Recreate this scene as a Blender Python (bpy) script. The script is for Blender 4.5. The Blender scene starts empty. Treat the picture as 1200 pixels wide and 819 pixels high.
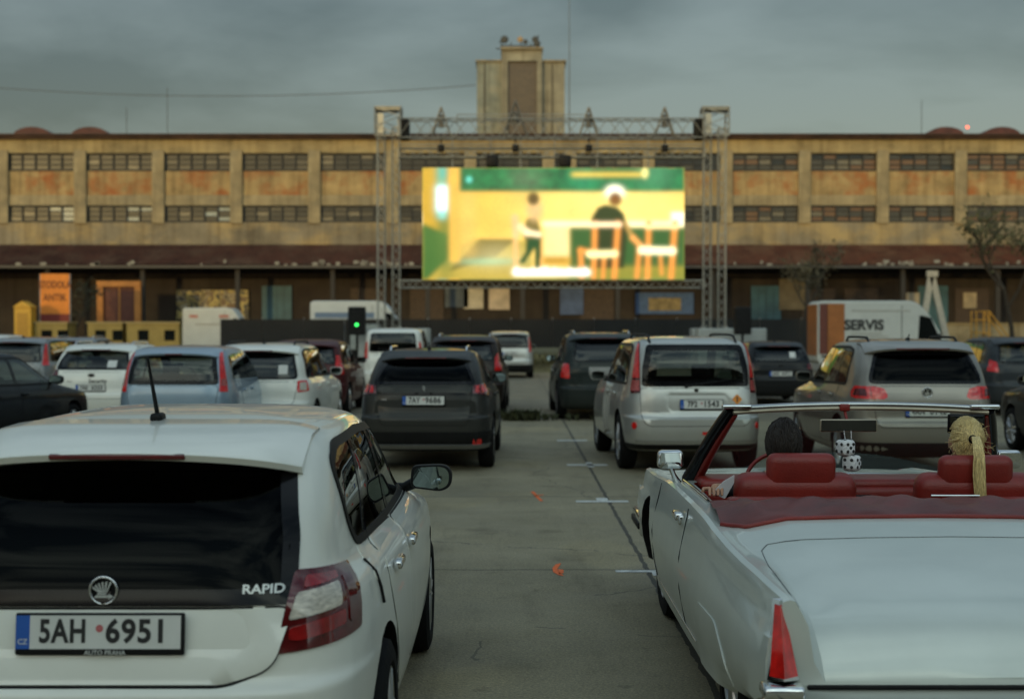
import bpy, bmesh, math, random
import numpy as np
from mathutils import Vector, Matrix
from mathutils.geometry import delaunay_2d_cdt
random.seed(7)
PI = math.pi
R = math.radians
sc = bpy.context.scene
COL = sc.collection

# ------------------------------------------------------------------ materials
MATS = {}
def nodes_of(name):
    m = bpy.data.materials.new(name); m.use_nodes = True
    nt = m.node_tree; b = nt.nodes['Principled BSDF']
    return m, nt, b
def setin(b, **kw):
    for k, v in kw.items():
        k = k.replace('_', ' ')
        if k in b.inputs: b.inputs[k].default_value = v
def c4(c): return (c[0], c[1], c[2], 1.0)
def mat(name, col, rough=.5, metal=0., coat=0., var=.12, scale=6., bump=0., bscale=60., emit=None, estr=1., spec=.5, dirt=0., stretch=None):
    """principled material whose colour wanders a little with object-space noise"""
    if name in MATS: return MATS[name]
    m, nt, b = nodes_of(name)
    L = nt.links
    setin(b, Roughness=rough, Metallic=metal, Specular_IOR_Level=spec)
    b.inputs['Coat Weight'].default_value = coat
    b.inputs['Coat Roughness'].default_value = .04
    tc = nt.nodes.new('ShaderNodeTexCoord')
    src = tc.outputs['Object']
    if stretch:
        mp = nt.nodes.new('ShaderNodeMapping'); mp.inputs['Scale'].default_value = stretch
        L.new(src, mp.inputs['Vector']); src = mp.outputs['Vector']
    n = nt.nodes.new('ShaderNodeTexNoise'); n.inputs['Scale'].default_value = scale
    n.inputs['Detail'].default_value = 5.; n.inputs['Roughness'].default_value = .6
    L.new(src, n.inputs['Vector'])
    rp = nt.nodes.new('ShaderNodeValToRGB')
    lo = [max(0, c*(1-var)) for c in col]; hi = [min(1, c*(1+var)) for c in col]
    rp.color_ramp.elements[0].position = .3; rp.color_ramp.elements[1].position = .7
    rp.color_ramp.elements[0].color = c4(lo); rp.color_ramp.elements[1].color = c4(hi)
    L.new(n.outputs['Fac'], rp.inputs['Fac'])
    out = rp.outputs['Color']
    if dirt > 0:
        # road dirt gathering towards the sills (object z)
        sx = nt.nodes.new('ShaderNodeSeparateXYZ'); L.new(tc.outputs['Object'], sx.inputs[0])
        mr = nt.nodes.new('ShaderNodeMapRange'); mr.inputs['From Min'].default_value = .75; mr.inputs['From Max'].default_value = .2
        mr.inputs['To Min'].default_value = 0.; mr.inputs['To Max'].default_value = dirt
        L.new(sx.outputs['Z'], mr.inputs['Value'])
        n2 = nt.nodes.new('ShaderNodeTexNoise'); n2.inputs['Scale'].default_value = 4.; n2.inputs['Detail'].default_value = 8.
        L.new(tc.outputs['Object'], n2.inputs['Vector'])
        mu = nt.nodes.new('ShaderNodeMath'); mu.operation = 'MULTIPLY'
        L.new(mr.outputs['Result'], mu.inputs[0]); L.new(n2.outputs['Fac'], mu.inputs[1])
        mx = nt.nodes.new('ShaderNodeMixRGB'); mx.inputs['Color2'].default_value = (.12, .105, .085, 1)
        L.new(mu.outputs[0], mx.inputs['Fac']); L.new(out, mx.inputs['Color1']); out = mx.outputs['Color']
        mr2 = nt.nodes.new('ShaderNodeMapRange'); mr2.inputs['To Min'].default_value = rough*.8; mr2.inputs['To Max'].default_value = min(1, rough*1.3)
        L.new(n2.outputs['Fac'], mr2.inputs['Value']); L.new(mr2.outputs['Result'], b.inputs['Roughness'])
    L.new(out, b.inputs['Base Color'])
    if bump > 0:
        n3 = nt.nodes.new('ShaderNodeTexNoise'); n3.inputs['Scale'].default_value = bscale; n3.inputs['Detail'].default_value = 4.
        L.new(src, n3.inputs['Vector'])
        bp = nt.nodes.new('ShaderNodeBump'); bp.inputs['Strength'].default_value = bump; bp.inputs['Distance'].default_value = .02
        L.new(n3.outputs['Fac'], bp.inputs['Height']); L.new(bp.outputs['Normal'], b.inputs['Normal'])
    if emit:
        b.inputs['Emission Color'].default_value = c4(emit); b.inputs['Emission Strength'].default_value = estr
    MATS[name] = m
    return m
def paint(name, col, metal=0., rough=.38, coat=.8, dirt=.5):
    dark = max(col) < .1
    return mat('paint_'+name, col, rough=.5 if dark else rough, metal=metal*(.5 if dark else 1), coat=.35 if dark else coat, var=.05, scale=2.5, dirt=dirt*(.35 if dark else 1), spec=.10 if dark else .5)
def glass(name, tint, f0=.05, rough=.01):
    """tinted pane: clear by transparency, mirror by angle"""
    if name in MATS: return MATS[name]
    m = bpy.data.materials.new(name); m.use_nodes = True
    nt = m.node_tree; nt.nodes.clear(); L = nt.links
    o = nt.nodes.new('ShaderNodeOutputMaterial')
    t = nt.nodes.new('ShaderNodeBsdfTransparent'); t.inputs['Color'].default_value = c4(tint)
    g = nt.nodes.new('ShaderNodeBsdfGlossy'); g.inputs['Roughness'].default_value = rough
    g.inputs['Color'].default_value = (.9, .93, .92, 1)
    lw = nt.nodes.new('ShaderNodeLayerWeight'); lw.inputs['Blend'].default_value = .5
    pw = nt.nodes.new('ShaderNodeMath'); pw.operation = 'POWER'; pw.inputs[1].default_value = 4.; L.new(lw.outputs['Facing'], pw.inputs[0])
    f = nt.nodes.new('ShaderNodeMath'); f.operation = 'MULTIPLY_ADD'; f.inputs[1].default_value = .85; f.inputs[2].default_value = f0; L.new(pw.outputs[0], f.inputs[0])
    mx = nt.nodes.new('ShaderNodeMixShader')
    L.new(f.outputs[0], mx.inputs[0]); L.new(t.outputs[0], mx.inputs[1]); L.new(g.outputs[0], mx.inputs[2])
    L.new(mx.outputs[0], o.inputs['Surface'])
    MATS[name] = m
    return m

M = dict(
    black=mat('black_plastic', (.009, .009, .009), .55, var=.3, spec=.18),
    gloss=mat('gloss_black', (.006, .006, .007), .12, coat=.05, var=.2, spec=.2),
    tyre=mat('rubber', (.010, .010, .010), .8, var=.3, bump=.2, bscale=40, spec=.12),
    rim=mat('alloy', (.45, .45, .45), .3, metal=.9),
    chrome=mat('chrome', (.75, .76, .76), .08, metal=1., var=.05),
    steel=mat('steel_rod', (.35, .35, .35), .4, metal=.8),
    plate=mat('plate_white', (.62, .62, .58), .4, var=.05),
    plateblue=mat('plate_blue', (.02, .10, .40), .4),
    letter=mat('bright_letter', (.62, .63, .60), .3, metal=.3, var=.05),
    ink=mat('plate_ink', (.015, .015, .015), .5),
    red=mat('lens_red', (.60, .014, .010), .12, coat=1., var=.35, scale=18, emit=(.5, .01, .01), estr=.05),  # faint added glow brightens the unlit red lenses
    mred=mat('lens_mid_red', (.26, .008, .008), .12, coat=1., var=.35, scale=18),
    dred=mat('lens_dark_red', (.10, .006, .007), .1, coat=1., var=.3, scale=14),
    clear=mat('lens_clear', (.55, .50, .42), .15, coat=1., var=.35, scale=30, stretch=(1, 1, 3)),
    amber=mat('lens_amber', (.5, .16, .02), .15, coat=1.),
    mirror=mat('mirror_glass', (.34, .41, .39), .02, metal=1., var=.01),
    seat=mat('seat_cloth', (.03, .03, .03), .9, bump=.2),
    g_clear=glass('glass_clear', (.50, .56, .52)),
    g_tint=glass('glass_tinted', (.10, .115, .105)),
    g_opaque=mat('glass_dark', (.006, .008, .008), .05, coat=.5, var=.2, spec=.6),
)

# ------------------------------------------------------------------ object helpers
def link(name, me, m=None, parent=None, loc=None, rot=None):
    o = bpy.data.objects.new(name, me)
    COL.objects.link(o)
    if m is not None:
        for x in (m if isinstance(m, (list, tuple)) else [m]):
            me.materials.append(x)
    if parent is not None: o.parent = parent
    if loc is not None: o.location = loc
    if rot is not None: o.rotation_euler = rot
    return o
def tag(o, label=None, cat=None, group=None, kind=None):
    if label: o['label'] = label
    if cat: o['category'] = cat
    if group: o['group'] = group
    if kind: o['kind'] = kind
    return o
def thing(name, label, cat, loc=(0, 0, 0), rz=0., group=None):
    o = bpy.data.objects.new(name, None); COL.objects.link(o)
    o.empty_display_size = .1
    o.location = loc; o.rotation_euler = (0, 0, rz)
    return tag(o, label, cat, group)
def copy_tree(o, parent=None):
    c = o.copy(); COL.objects.link(c)
    if parent is not None: c.parent = parent
    for ch in list(o.children): copy_tree(ch, c)
    return c

class MB:
    """collects simple shapes into one mesh"""
    def __init__(s): s.v = []; s.f = []; s.mi = []; s.cur = 0
    def add(s, vs, fs):
        k = len(s.v); s.v += [tuple(p) for p in vs]
        for f in fs: s.f.append([i+k for i in f]); s.mi.append(s.cur)
        return s
    def box(s, c, d, rz=0., rx=0., ry=0.):
        x, y, z = d[0]/2, d[1]/2, d[2]/2
        mt = Matrix.Translation(c) @ Matrix.Rotation(rz, 4, 'Z') @ Matrix.Rotation(ry, 4, 'Y') @ Matrix.Rotation(rx, 4, 'X')
        vs = [mt @ Vector((a*x, b*y, e*z)) for e in (-1, 1) for b in (-1, 1) for a in (-1, 1)]
        return s.add(vs, [(0, 2, 3, 1), (4, 5, 7, 6), (0, 1, 5, 4), (2, 6, 7, 3), (0, 4, 6, 2), (1, 3, 7, 5)])
    def span(s, x0, x1, y0, y1, z0, z1): return s.box(((x0+x1)/2, (y0+y1)/2, (z0+z1)/2), (abs(x1-x0), abs(y1-y0), abs(z1-z0)))
    def rbox(s, c, d, r, seg=3, rx=0., ry=0., rz=0., taper=0.):
        bm = bmesh.new(); bmesh.ops.create_cube(bm, size=1.)
        for v in bm.verts:
            k = 1-taper*(v.co.z+.5)
            v.co = Vector((v.co.x*d[0]*k, v.co.y*d[1]*k, v.co.z*d[2]))
        bmesh.ops.bevel(bm, geom=bm.edges[:], offset=r, segments=seg, profile=.5, affect='EDGES')
        mt = Matrix.Translation(c) @ Matrix.Rotation(rz, 4, 'Z') @ Matrix.Rotation(ry, 4, 'Y') @ Matrix.Rotation(rx, 4, 'X')
        bm.verts.index_update()
        vs = [mt @ v.co for v in bm.verts]; fs = [[v.index for v in f.verts] for f in bm.faces]
        bm.free(); return s.add(vs, fs)
    def tube(s, pts, r, n=6, cap=True, closed=False):
        pts = [Vector(p) for p in pts]; rs = r if isinstance(r, (list, tuple)) else [r]*len(pts)
        vs = []; m_ = len(pts); prev = None
        for i, p in enumerate(pts):
            if closed: d = pts[(i+1) % m_]-pts[i-1]
            else: d = (pts[min(i+1, m_-1)]-pts[max(i-1, 0)])
            d.normalize()
            if prev is None:
                u = d.cross(Vector((0, 0, 1)))
                if u.length < 1e-3: u = d.cross(Vector((1, 0, 0)))
            else: u = prev-d*prev.dot(d)
            u.normalize(); prev = u; w = d.cross(u)
            for k in range(n):
                a = 2*PI*k/n; vs.append(p+u*(rs[i]*math.cos(a))+w*(rs[i]*math.sin(a)))
        fs = []
        for i in range(m_ if closed else m_-1):
            j = (i+1) % m_
            for k in range(n): fs.append((i*n+k, i*n+(k+1) % n, j*n+(k+1) % n, j*n+k))
        if cap and not closed: fs.append(list(range(n))[::-1]); fs.append([(m_-1)*n+k for k in range(n)])
        return s.add(vs, fs)
    def lathe(s, prof, n=32, axis='x', c=(0, 0, 0)):
        """prof: (axial, radius)"""
        vs = []
        for a, r in prof:
            for k in range(n):
                t = 2*PI*k/n; p, q = r*math.cos(t), r*math.sin(t)
                v = (a, p, q) if axis == 'x' else ((p, a, q) if axis == 'y' else (p, q, a))
                vs.append((v[0]+c[0], v[1]+c[1], v[2]+c[2]))
        fs = []
        for i in range(len(prof)-1):
            for k in range(n): fs.append((i*n+k, i*n+(k+1) % n, (i+1)*n+(k+1) % n, (i+1)*n+k))
        return s.add(vs, fs)
    def prism(s, poly, a, b, axis='x'):
        """extrude 2D polygon from a to b; axis x: poly=(y,z); y: (x,z); z: (x,y)"""
        def P(p, t): return (t, p[0], p[1]) if axis == 'x' else ((p[0], t, p[1]) if axis == 'y' else (p[0], p[1], t))
        n = len(poly); vs = [P(p, a) for p in poly]+[P(p, b) for p in poly]
        return s.add(vs, [list(range(n))[::-1], [n+i for i in range(n)]]+[(i, (i+1) % n, n+(i+1) % n, n+i) for i in range(n)])
    def quad(s, a, b, c, d): return s.add([a, b, c, d], [(0, 1, 2, 3)])
    def mesh(s, name, fix=True):
        me = bpy.data.meshes.new(name); me.from_pydata(s.v, [], s.f); me.update()
        if any(s.mi): me.polygons.foreach_set('material_index', s.mi)
        if fix:
            bm = bmesh.new(); bm.from_mesh(me); bmesh.ops.recalc_face_normals(bm, faces=bm.faces[:]); bm.to_mesh(me); bm.free()
        return me
    def build(s, name, m, parent=None, smooth=None, loc=None, rot=None):
        me = s.mesh(name)
        if smooth is not None: shade(me, smooth)
        return link(name, me, m, parent, loc, rot)
def shade(me, ang=35.):
    me.polygons.foreach_set('use_smooth', [True]*len(me.polygons))
    me.set_sharp_from_angle(angle=R(ang)); me.update()
def rbox(name, c, d, r, m, parent=None, **kw):
    return MB().rbox(c, d, r, **kw).build(name, m, parent, smooth=50)
def boolean(o, cutter, op='DIFFERENCE'):
    cutter.parent = o.parent
    md = o.modifiers.new('cut', 'BOOLEAN'); md.object = cutter; md.operation = op; md.solver = 'EXACT'
    dg = bpy.context.evaluated_depsgraph_get(); dg.update()
    me = bpy.data.meshes.new_from_object(o.evaluated_get(dg))
    o.modifiers.clear(); o.data = me
    cm = cutter.data; bpy.data.objects.remove(cutter); bpy.data.meshes.remove(cm)
TXT = {}
def text(name, body, h, m, parent, loc, rot=(PI/2, 0, 0), xs=1., bold=0., depth=.001, align='CENTER', space=1.):
    """lettering as a mesh; h = height of a capital"""
    key = (body, bold, space, align, depth/h)
    if key not in TXT:
        cu = bpy.data.curves.new('t', 'FONT'); cu.body = body; cu.size = 1.; cu.align_x = align; cu.align_y = 'CENTER'
        cu.offset = bold; cu.space_character = space; cu.extrude = depth/h*.7; cu.resolution_u = 4
        o = bpy.data.objects.new('t', cu); COL.objects.link(o)
        dg = bpy.context.evaluated_depsgraph_get(); dg.update()
        me = bpy.data.meshes.new_from_object(o.evaluated_get(dg))
        bpy.data.objects.remove(o); TXT[key] = me
    me = TXT[key].copy(); me.materials.clear(); k = h/.7
    me.transform(Matrix.Diagonal((k*xs, k, k, 1)))
    return link(name, me, m, parent, loc, rot)

# ------------------------------------------------------------------ curves and panels
def pip(p, poly):
    x, y = p; c = False; n = len(poly); j = n-1
    for i in range(n):
        xi, yi = poly[i]; xj, yj = poly[j]
        if (yi > y) != (yj > y) and x < (xj-xi)*(y-yi)/(yj-yi)+xi: c = not c
        j = i
    return c
def fillet(poly, r, n=5):
    out = []; m_ = len(poly)
    rs = r if isinstance(r, (list, tuple)) else [r]*m_
    for i in range(m_):
        p = Vector(poly[i]); a = Vector(poly[i-1]); b = Vector(poly[(i+1) % m_]); q = rs[i]
        if q <= 0: out.append((p.x, p.y)); continue
        da = (a-p); db = (b-p); la = min(q, da.length*.48); lb = min(q, db.length*.48)
        A = p+da.normalized()*la; B = p+db.normalized()*lb
        for k in range(n+1):
            t = k/n; s = A*(1-t)**2+p*2*t*(1-t)+B*t*t; out.append((s.x, s.y))
    return out
def inset(poly, d):
    """move every corner inwards by d (works for the roughly convex outlines used here)"""
    n = len(poly); area = sum(poly[i][0]*poly[(i+1) % n][1]-poly[(i+1) % n][0]*poly[i][1] for i in range(n))
    s = 1 if area > 0 else -1; out = []
    for i in range(n):
        p = Vector(poly[i]); a = Vector(poly[i-1]); b = Vector(poly[(i+1) % n])
        e1 = (p-a); e2 = (b-p)
        if e1.length < 1e-6 or e2.length < 1e-6: out.append(tuple(p)); continue
        e1.normalize(); e2.normalize()
        n1 = Vector((-e1.y, e1.x))*s; n2 = Vector((-e2.y, e2.x))*s
        q = n1+n2; l = q.length_squared
        out.append(tuple(p+q*(2*d/max(l, .6)))if l > 1e-6 else tuple(p))
    return out
def densify(poly, step):
    out = []; n = len(poly)
    for i in range(n):
        a = Vector(poly[i]); b = Vector(poly[(i+1) % n]); k = max(1, int((b-a).length/step+.999))
        for j in range(k): q = a.lerp(b, j/k); out.append((q.x, q.y))
    return out
def patch(name, poly, fn, m, parent, off=.004, depth=.012, step=.06, hole=None, dfun=None, ctr=(0, 2., .7), mesh_only=False):
    """a panel that follows the surface fn(u,v), raised by off, with a skirt going back by depth"""
    P = densify(poly, step); H = densify(hole, step) if hole else []
    us = [p[0] for p in P]; vs_ = [p[1] for p in P]
    pts = list(P)+list(H)
    edges = [(i, (i+1) % len(P)) for i in range(len(P))]+[(len(P)+i, len(P)+(i+1) % len(H)) for i in range(len(H))]
    u = min(us)+step*.5
    while u < max(us):
        v = min(vs_)+step*.5
        while v < max(vs_):
            if pip((u, v), poly) and not (hole and pip((u, v), hole)):
                if min((u-a)**2+(v-b)**2 for a, b in pts[:len(P)+len(H)]) > (step*.45)**2: pts.append((u, v))
            v += step
        u += step
    r = delaunay_2d_cdt([Vector(p) for p in pts], edges, [], 0, 1e-6)
    V, F = r[0], r[2]
    keep = []
    for f in F:
        cx = sum(V[i].x for i in f)/len(f); cy = sum(V[i].y for i in f)/len(f)
        if pip((cx, cy), poly) and not (hole and pip((cx, cy), hole)): keep.append(f)
    C = Vector(ctr); top = []; nor = []; e = .004
    for q in V:
        p = Vector(fn(q.x, q.y)); pu = Vector(fn(q.x+e, q.y))-Vector(fn(q.x-e, q.y)); pv = Vector(fn(q.x, q.y+e))-Vector(fn(q.x, q.y-e))
        n = pu.cross(pv)
        if n.length < 1e-12: n = p-C
        n.normalize()
        if n.dot(p-C) < 0: n = -n
        o_ = off+(dfun(q.x, q.y) if dfun else 0)
        top.append(p+n*o_); nor.append(n)
    k = len(top); verts = list(top); faces = []
    cnt = {}
    for f in keep:
        a, b, c = (top[f[0]], top[f[1]], top[f[2]])
        g = list(f)
        if (b-a).cross(c-a).dot(nor[f[0]]) < 0: g = g[::-1]
        faces.append(g)
        for i in range(len(g)):
            x, y = g[i], g[(i+1) % len(g)]; cnt[(x, y)] = cnt.get((x, y), 0)+1
    if depth > 0:
        low = {}
        for (x, y) in list(cnt):
            if (y, x) not in cnt:
                for z in (x, y):
                    if z not in low: low[z] = len(verts); verts.append(top[z]-nor[z]*depth)
                faces.append([y, x, low[x], low[y]])
    me = bpy.data.meshes.new(name); me.from_pydata([tuple(p) for p in verts], [], faces); me.update()
    shade(me, 45)
    if mesh_only: return me
    return link(name, me, m, parent)

def pchip(ys):
    """monotone slopes for unit spaced data"""
    n = len(ys); d = [ys[i+1]-ys[i] for i in range(n-1)]; s = [0]*n
    s[0] = d[0]; s[-1] = d[-1]
    for i in range(1, n-1):
        s[i] = 0 if d[i-1]*d[i] <= 0 else 2*d[i-1]*d[i]/(d[i-1]+d[i])
    return s
class Shell:
    """car body: a stack of horizontal superellipse outlines; rows are (z, y_rear, y_front, half_width)"""
    def __init__(s, rows, a=6., b=10., tr=.04, tf=.05):
        s.rows = rows; s.n = len(rows); s.cols = list(zip(*rows)); s.sl = [pchip(c) for c in s.cols]
        s.a, s.b, s.tr, s.tf = a, b, tr, tf
        s.zs = [s.at(i*(s.n-1)/400.)[0] for i in range(401)]
    def at(s, t):
        t = min(max(t, 0), s.n-1-1e-9); i = int(t); u = t-i; o = []
        for c, m_ in zip(s.cols, s.sl):
            h00 = (1+2*u)*(1-u)**2; h10 = u*(1-u)**2; h01 = u*u*(3-2*u); h11 = u*u*(u-1)
            o.append(h00*c[i]+h10*m_[i]+h01*c[i+1]+h11*m_[i+1])
        return o
    def atz(s, z):
        import bisect
        j = bisect.bisect_left(s.zs, z)
        if j <= 0: return s.at(0)
        if j > 400: return s.at(s.n-1)
        z0, z1 = s.zs[j-1], s.zs[j]; f = 0 if z1 == z0 else (z-z0)/(z1-z0)
        return s.at((j-1+f)*(s.n-1)/400.)
    def half(s, row, y):
        z, yr, yf, w = row; mid = (yr+yf)/2; h = (yf-yr)/2
        q = (y-mid)/h; t = s.tr if q < 0 else s.tf; q = min(abs(q), .9995)
        return w*(1-q**s.b)**(1/s.a)*(1-t*q*q)
    def side(s, sg=1):
        return lambda y, z: (sg*s.half(s.atz(z), y), y, z)
    def endq(s, row, x, t):
        w = row[3]; lo, hi = 0., .9995
        x = abs(x)
        for _ in range(26):
            q = (lo+hi)/2
            if w*(1-q**s.b)**(1/s.a)*(1-t*q*q) > x: lo = q
            else: hi = q
        return lo
    def rear(s, x, z):
        r = s.atz(z); q = s.endq(r, x, s.tr); return (x, (r[1]+r[2])/2-(r[2]-r[1])/2*q, z)
    def front(s, x, z):
        r = s.atz(z); q = s.endq(r, x, s.tf); return (x, (r[1]+r[2])/2+(r[2]-r[1])/2*q, z)
    def outline(s, row, ns=26, nc=13):
        """half outline from rear centre to front centre"""
        z, yr, yf, w = row; mid = (yr+yf)/2; h = (yf-yr)/2; qs = .88
        xs_r = w*(1-qs**s.b)**(1/s.a)*(1-s.tr*qs*qs); xs_f = w*(1-qs**s.b)**(1/s.a)*(1-s.tf*qs*qs)
        pts = []
        for k in range(nc):
            f = k/nc; x = xs_r*math.sin(f*PI/2); pts.append((x, mid-h*s.endq(row, x, s.tr) if k else yr))
        for k in range(ns+1):
            y = mid+h*(-qs+2*qs*k/ns); pts.append((s.half(row, y), y))
        for k in range(nc-1, -1, -1):
            f = k/nc; x = xs_f*math.sin(f*PI/2); pts.append((x, mid+h*s.endq(row, x, s.tf) if k else yf))
        return pts
    def wrap(s, sg=1):
        """(distance along the outline from the rear centre, z)"""
        cache = {}
        def f(a, z):
            k = round(z, 3)
            if k not in cache:
                P = np.array(s.outline(s.atz(k), 30, 24)[:40]); d = np.concatenate([[0], np.cumsum(np.hypot(*np.diff(P, axis=0).T))])
                cache[k] = (P, d)
            P, d = cache[k]
            return (sg*float(np.interp(a, d, P[:, 0])), float(np.interp(a, d, P[:, 1])), z)
        return f
    def roofz(s, x, y):
        lo, hi = s.n*.45, s.n-1.
        for _ in range(30):
            t = (lo+hi)/2; r = s.at(t)
            ok = r[1] < y < r[2] and s.half(r, y) > abs(x)
            if ok: lo = t
            else: hi = t
        return s.at(lo)[0]
    def mesh(s, t0=0., t1=None, nt=64, adj=None):
        t1 = s.n-1. if t1 is None else t1
        mb = MB(); ring = None; first = True
        for k in range(nt+1):
            row = s.at(t0+(t1-t0)*k/nt)
            if adj: row = adj(row)
            h = s.outline(row); full = h+[(-x, y) for x, y in h[-2:0:-1]]
            n = len(full); base = len(mb.v); mb.v += [(x, y, row[0]) for x, y in full]
            if not first:
                for i in range(n):
                    mb.f.append([base-n+i, base-n+(i+1) % n, base+(i+1) % n, base+i]); mb.mi.append(0)
            else: mb.f.append(list(range(n))[::-1]); mb.mi.append(0)
            first = False
        mb.f.append([base+i for i in range(n)]); mb.mi.append(0)
        return mb
# ------------------------------------------------------------------ cars
WHEELS = {}
def wheel_meshes(r, wd, style):
    k = (round(r, 3), wd, style)
    if k in WHEELS: return WHEELS[k]
    h = wd/2
    t = MB().lathe([(-h*.75, r*.66), (-h*.98, r*.72), (-h, r*.85), (-h*.86, r*.965), (-h*.5, r), (h*.5, r), (h*.86, r*.965), (h, r*.85), (h*.98, r*.72), (h*.75, r*.66)], 40).mesh('tyre'); shade(t, 40)
    a = MB().lathe([(-h*.7, r*.64), (h*.80, r*.66), (h*.86, r*.69), (h*.9, r*.66), (h*.75, r*.60), (h*.2, r*.56), (h*.15, .02)], 40)
    n = dict(five=5, ten=10, seven=7)[style]
    for i in range(n):
        an = 2*PI*i/n
        for w_ in ((-.028, .028) if style == 'five' else (0,)):
            c, s = math.cos(an), math.sin(an)
            p = [(h*.72, 0.04, w_*.5), (h*.78, r*.3, w_*.8), (h*.72, r*.63, w_*1.3)]
            a.tube([(x, y*c-z*s, y*s+z*c) for x, y, z in p], [.024, .02, .022], 6)
    a.lathe([(h*.6, .001), (h*.84, .03), (h*.84, .045), (h*.6, .05)], 16)
    a = a.mesh('rim'); shade(a, 40)
    t.materials.append(M['tyre']); a.materials.append(M['rim'])
    WHEELS[k] = (t, a); return WHEELS[k]
def add_wheels(root, w, ys, r, wd=.205, style='five', front=None):
    t, a = wheel_meshes(r, wd, style)
    for y in ys:
        for sg in (-1, 1):
            o = link('wheel', t, None, root, (sg*(w-wd/2-.012), y, r), (0, 0, 0 if sg > 0 else PI))
            link('rim', a, None, o)
def plate(root, loc, body, s=1., tilt=0., frame=True, lod=False):
    o = rbox('number_plate', (0, 0, 0), (.535*s, .014, .125*s if not frame else .132*s), .006, M['black'], root, seg=2)
    o.location = loc; o.rotation_euler = (tilt, 0, 0)
    dz = .006 if frame else 0
    MB().box((.018*s, -.0085, dz), (.475*s, .003, .104*s)).build('plate_face', M['plate'], o)
    MB().box((-.242*s, -.0085, dz), (.044*s, .003, .104*s)).build('country_band', M['plateblue'], o)
    a, b = body.split(' ', 1)
    text('lettering', a, .070*s, M['ink'], o, (-.116*s, -.0108, dz), xs=.76, bold=.03, depth=.0008, space=1.08)
    text('lettering', b, .070*s, M['ink'], o, (.117*s, -.0108, dz), xs=.93, bold=.03, depth=.0008, space=1.08)
    if not lod:
        text('country_code', 'CZ', .016*s, M['plate'], o, (-.242*s, -.0108, dz-.03*s), bold=.01, depth=.0004)
        MB().lathe([(-.0115, .001), (-.0115, .012*s)], 12, 'y', (0.0*s, 0, dz+.012)).build('registration_seal', mat('seal', (.45, .12, .12), .5), o)
    return o
def mirror(root, sg, x, y, z, m, s=1.):
    """door mirror: rounded pentagon shell, glass facing back, foot on the door"""
    P = [(-.105, -.052), (.055, -.072), (.105, -.045), (.112, .030), (.075, .068), (-.095, .060)]
    P = [(a*s*sg, b*s) for a, b in fillet(P, [.03, .03, .03, .05, .05, .03])]
    if sg < 0: P = P[::-1]
    mb = MB(); n = len(P); sec = [(-.070, .97), (-.062, 1.), (-.02, 1.), (.025, .90), (.055, .66), (.066, .35)]
    for yy, k in sec: mb.v += [(a*k, yy*s, b*k) for a, b in P]
    for q in range(len(sec)-1):
        for i in range(n): mb.f.append([q*n+i, q*n+(i+1) % n, (q+1)*n+(i+1) % n, (q+1)*n+i]); mb.mi.append(0)
    mb.f.append(list(range(n))[::-1]); mb.f.append([(len(sec)-1)*n+i for i in range(n)]); mb.mi += [0, 0]
    o = mb.build('wing_mirror', m, root, 45, (sg*(x+.14*s), y, z))
    MB().prism([(a*.86, b*.84) for a, b in P], -.0725*s, -.069*s, 'y').build('mirror_glass', M['mirror'], o)
    MB().tube([(-sg*.24*s, .05, -.07), (-sg*.14*s, .02, -.06), (-sg*.08*s, 0, -.03)], [.03, .026, .03], 8).build('mirror_foot', M['black'], o, 50)
    return o
def lamp(root, name, polys, fn, ctr, off=.007, step=.05):
    """polys[0] = housing, the rest are lenses on it"""
    o = patch(name, fillet(polys[0][0], .02), fn, polys[0][1], root, off=off, depth=.02, step=step, ctr=ctr)
    for p, m_ in polys[1:]:
        patch('lens', fillet(p, .012), fn, m_, o, off=off+.005, depth=.006, step=step, ctr=ctr)
    return o
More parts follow.
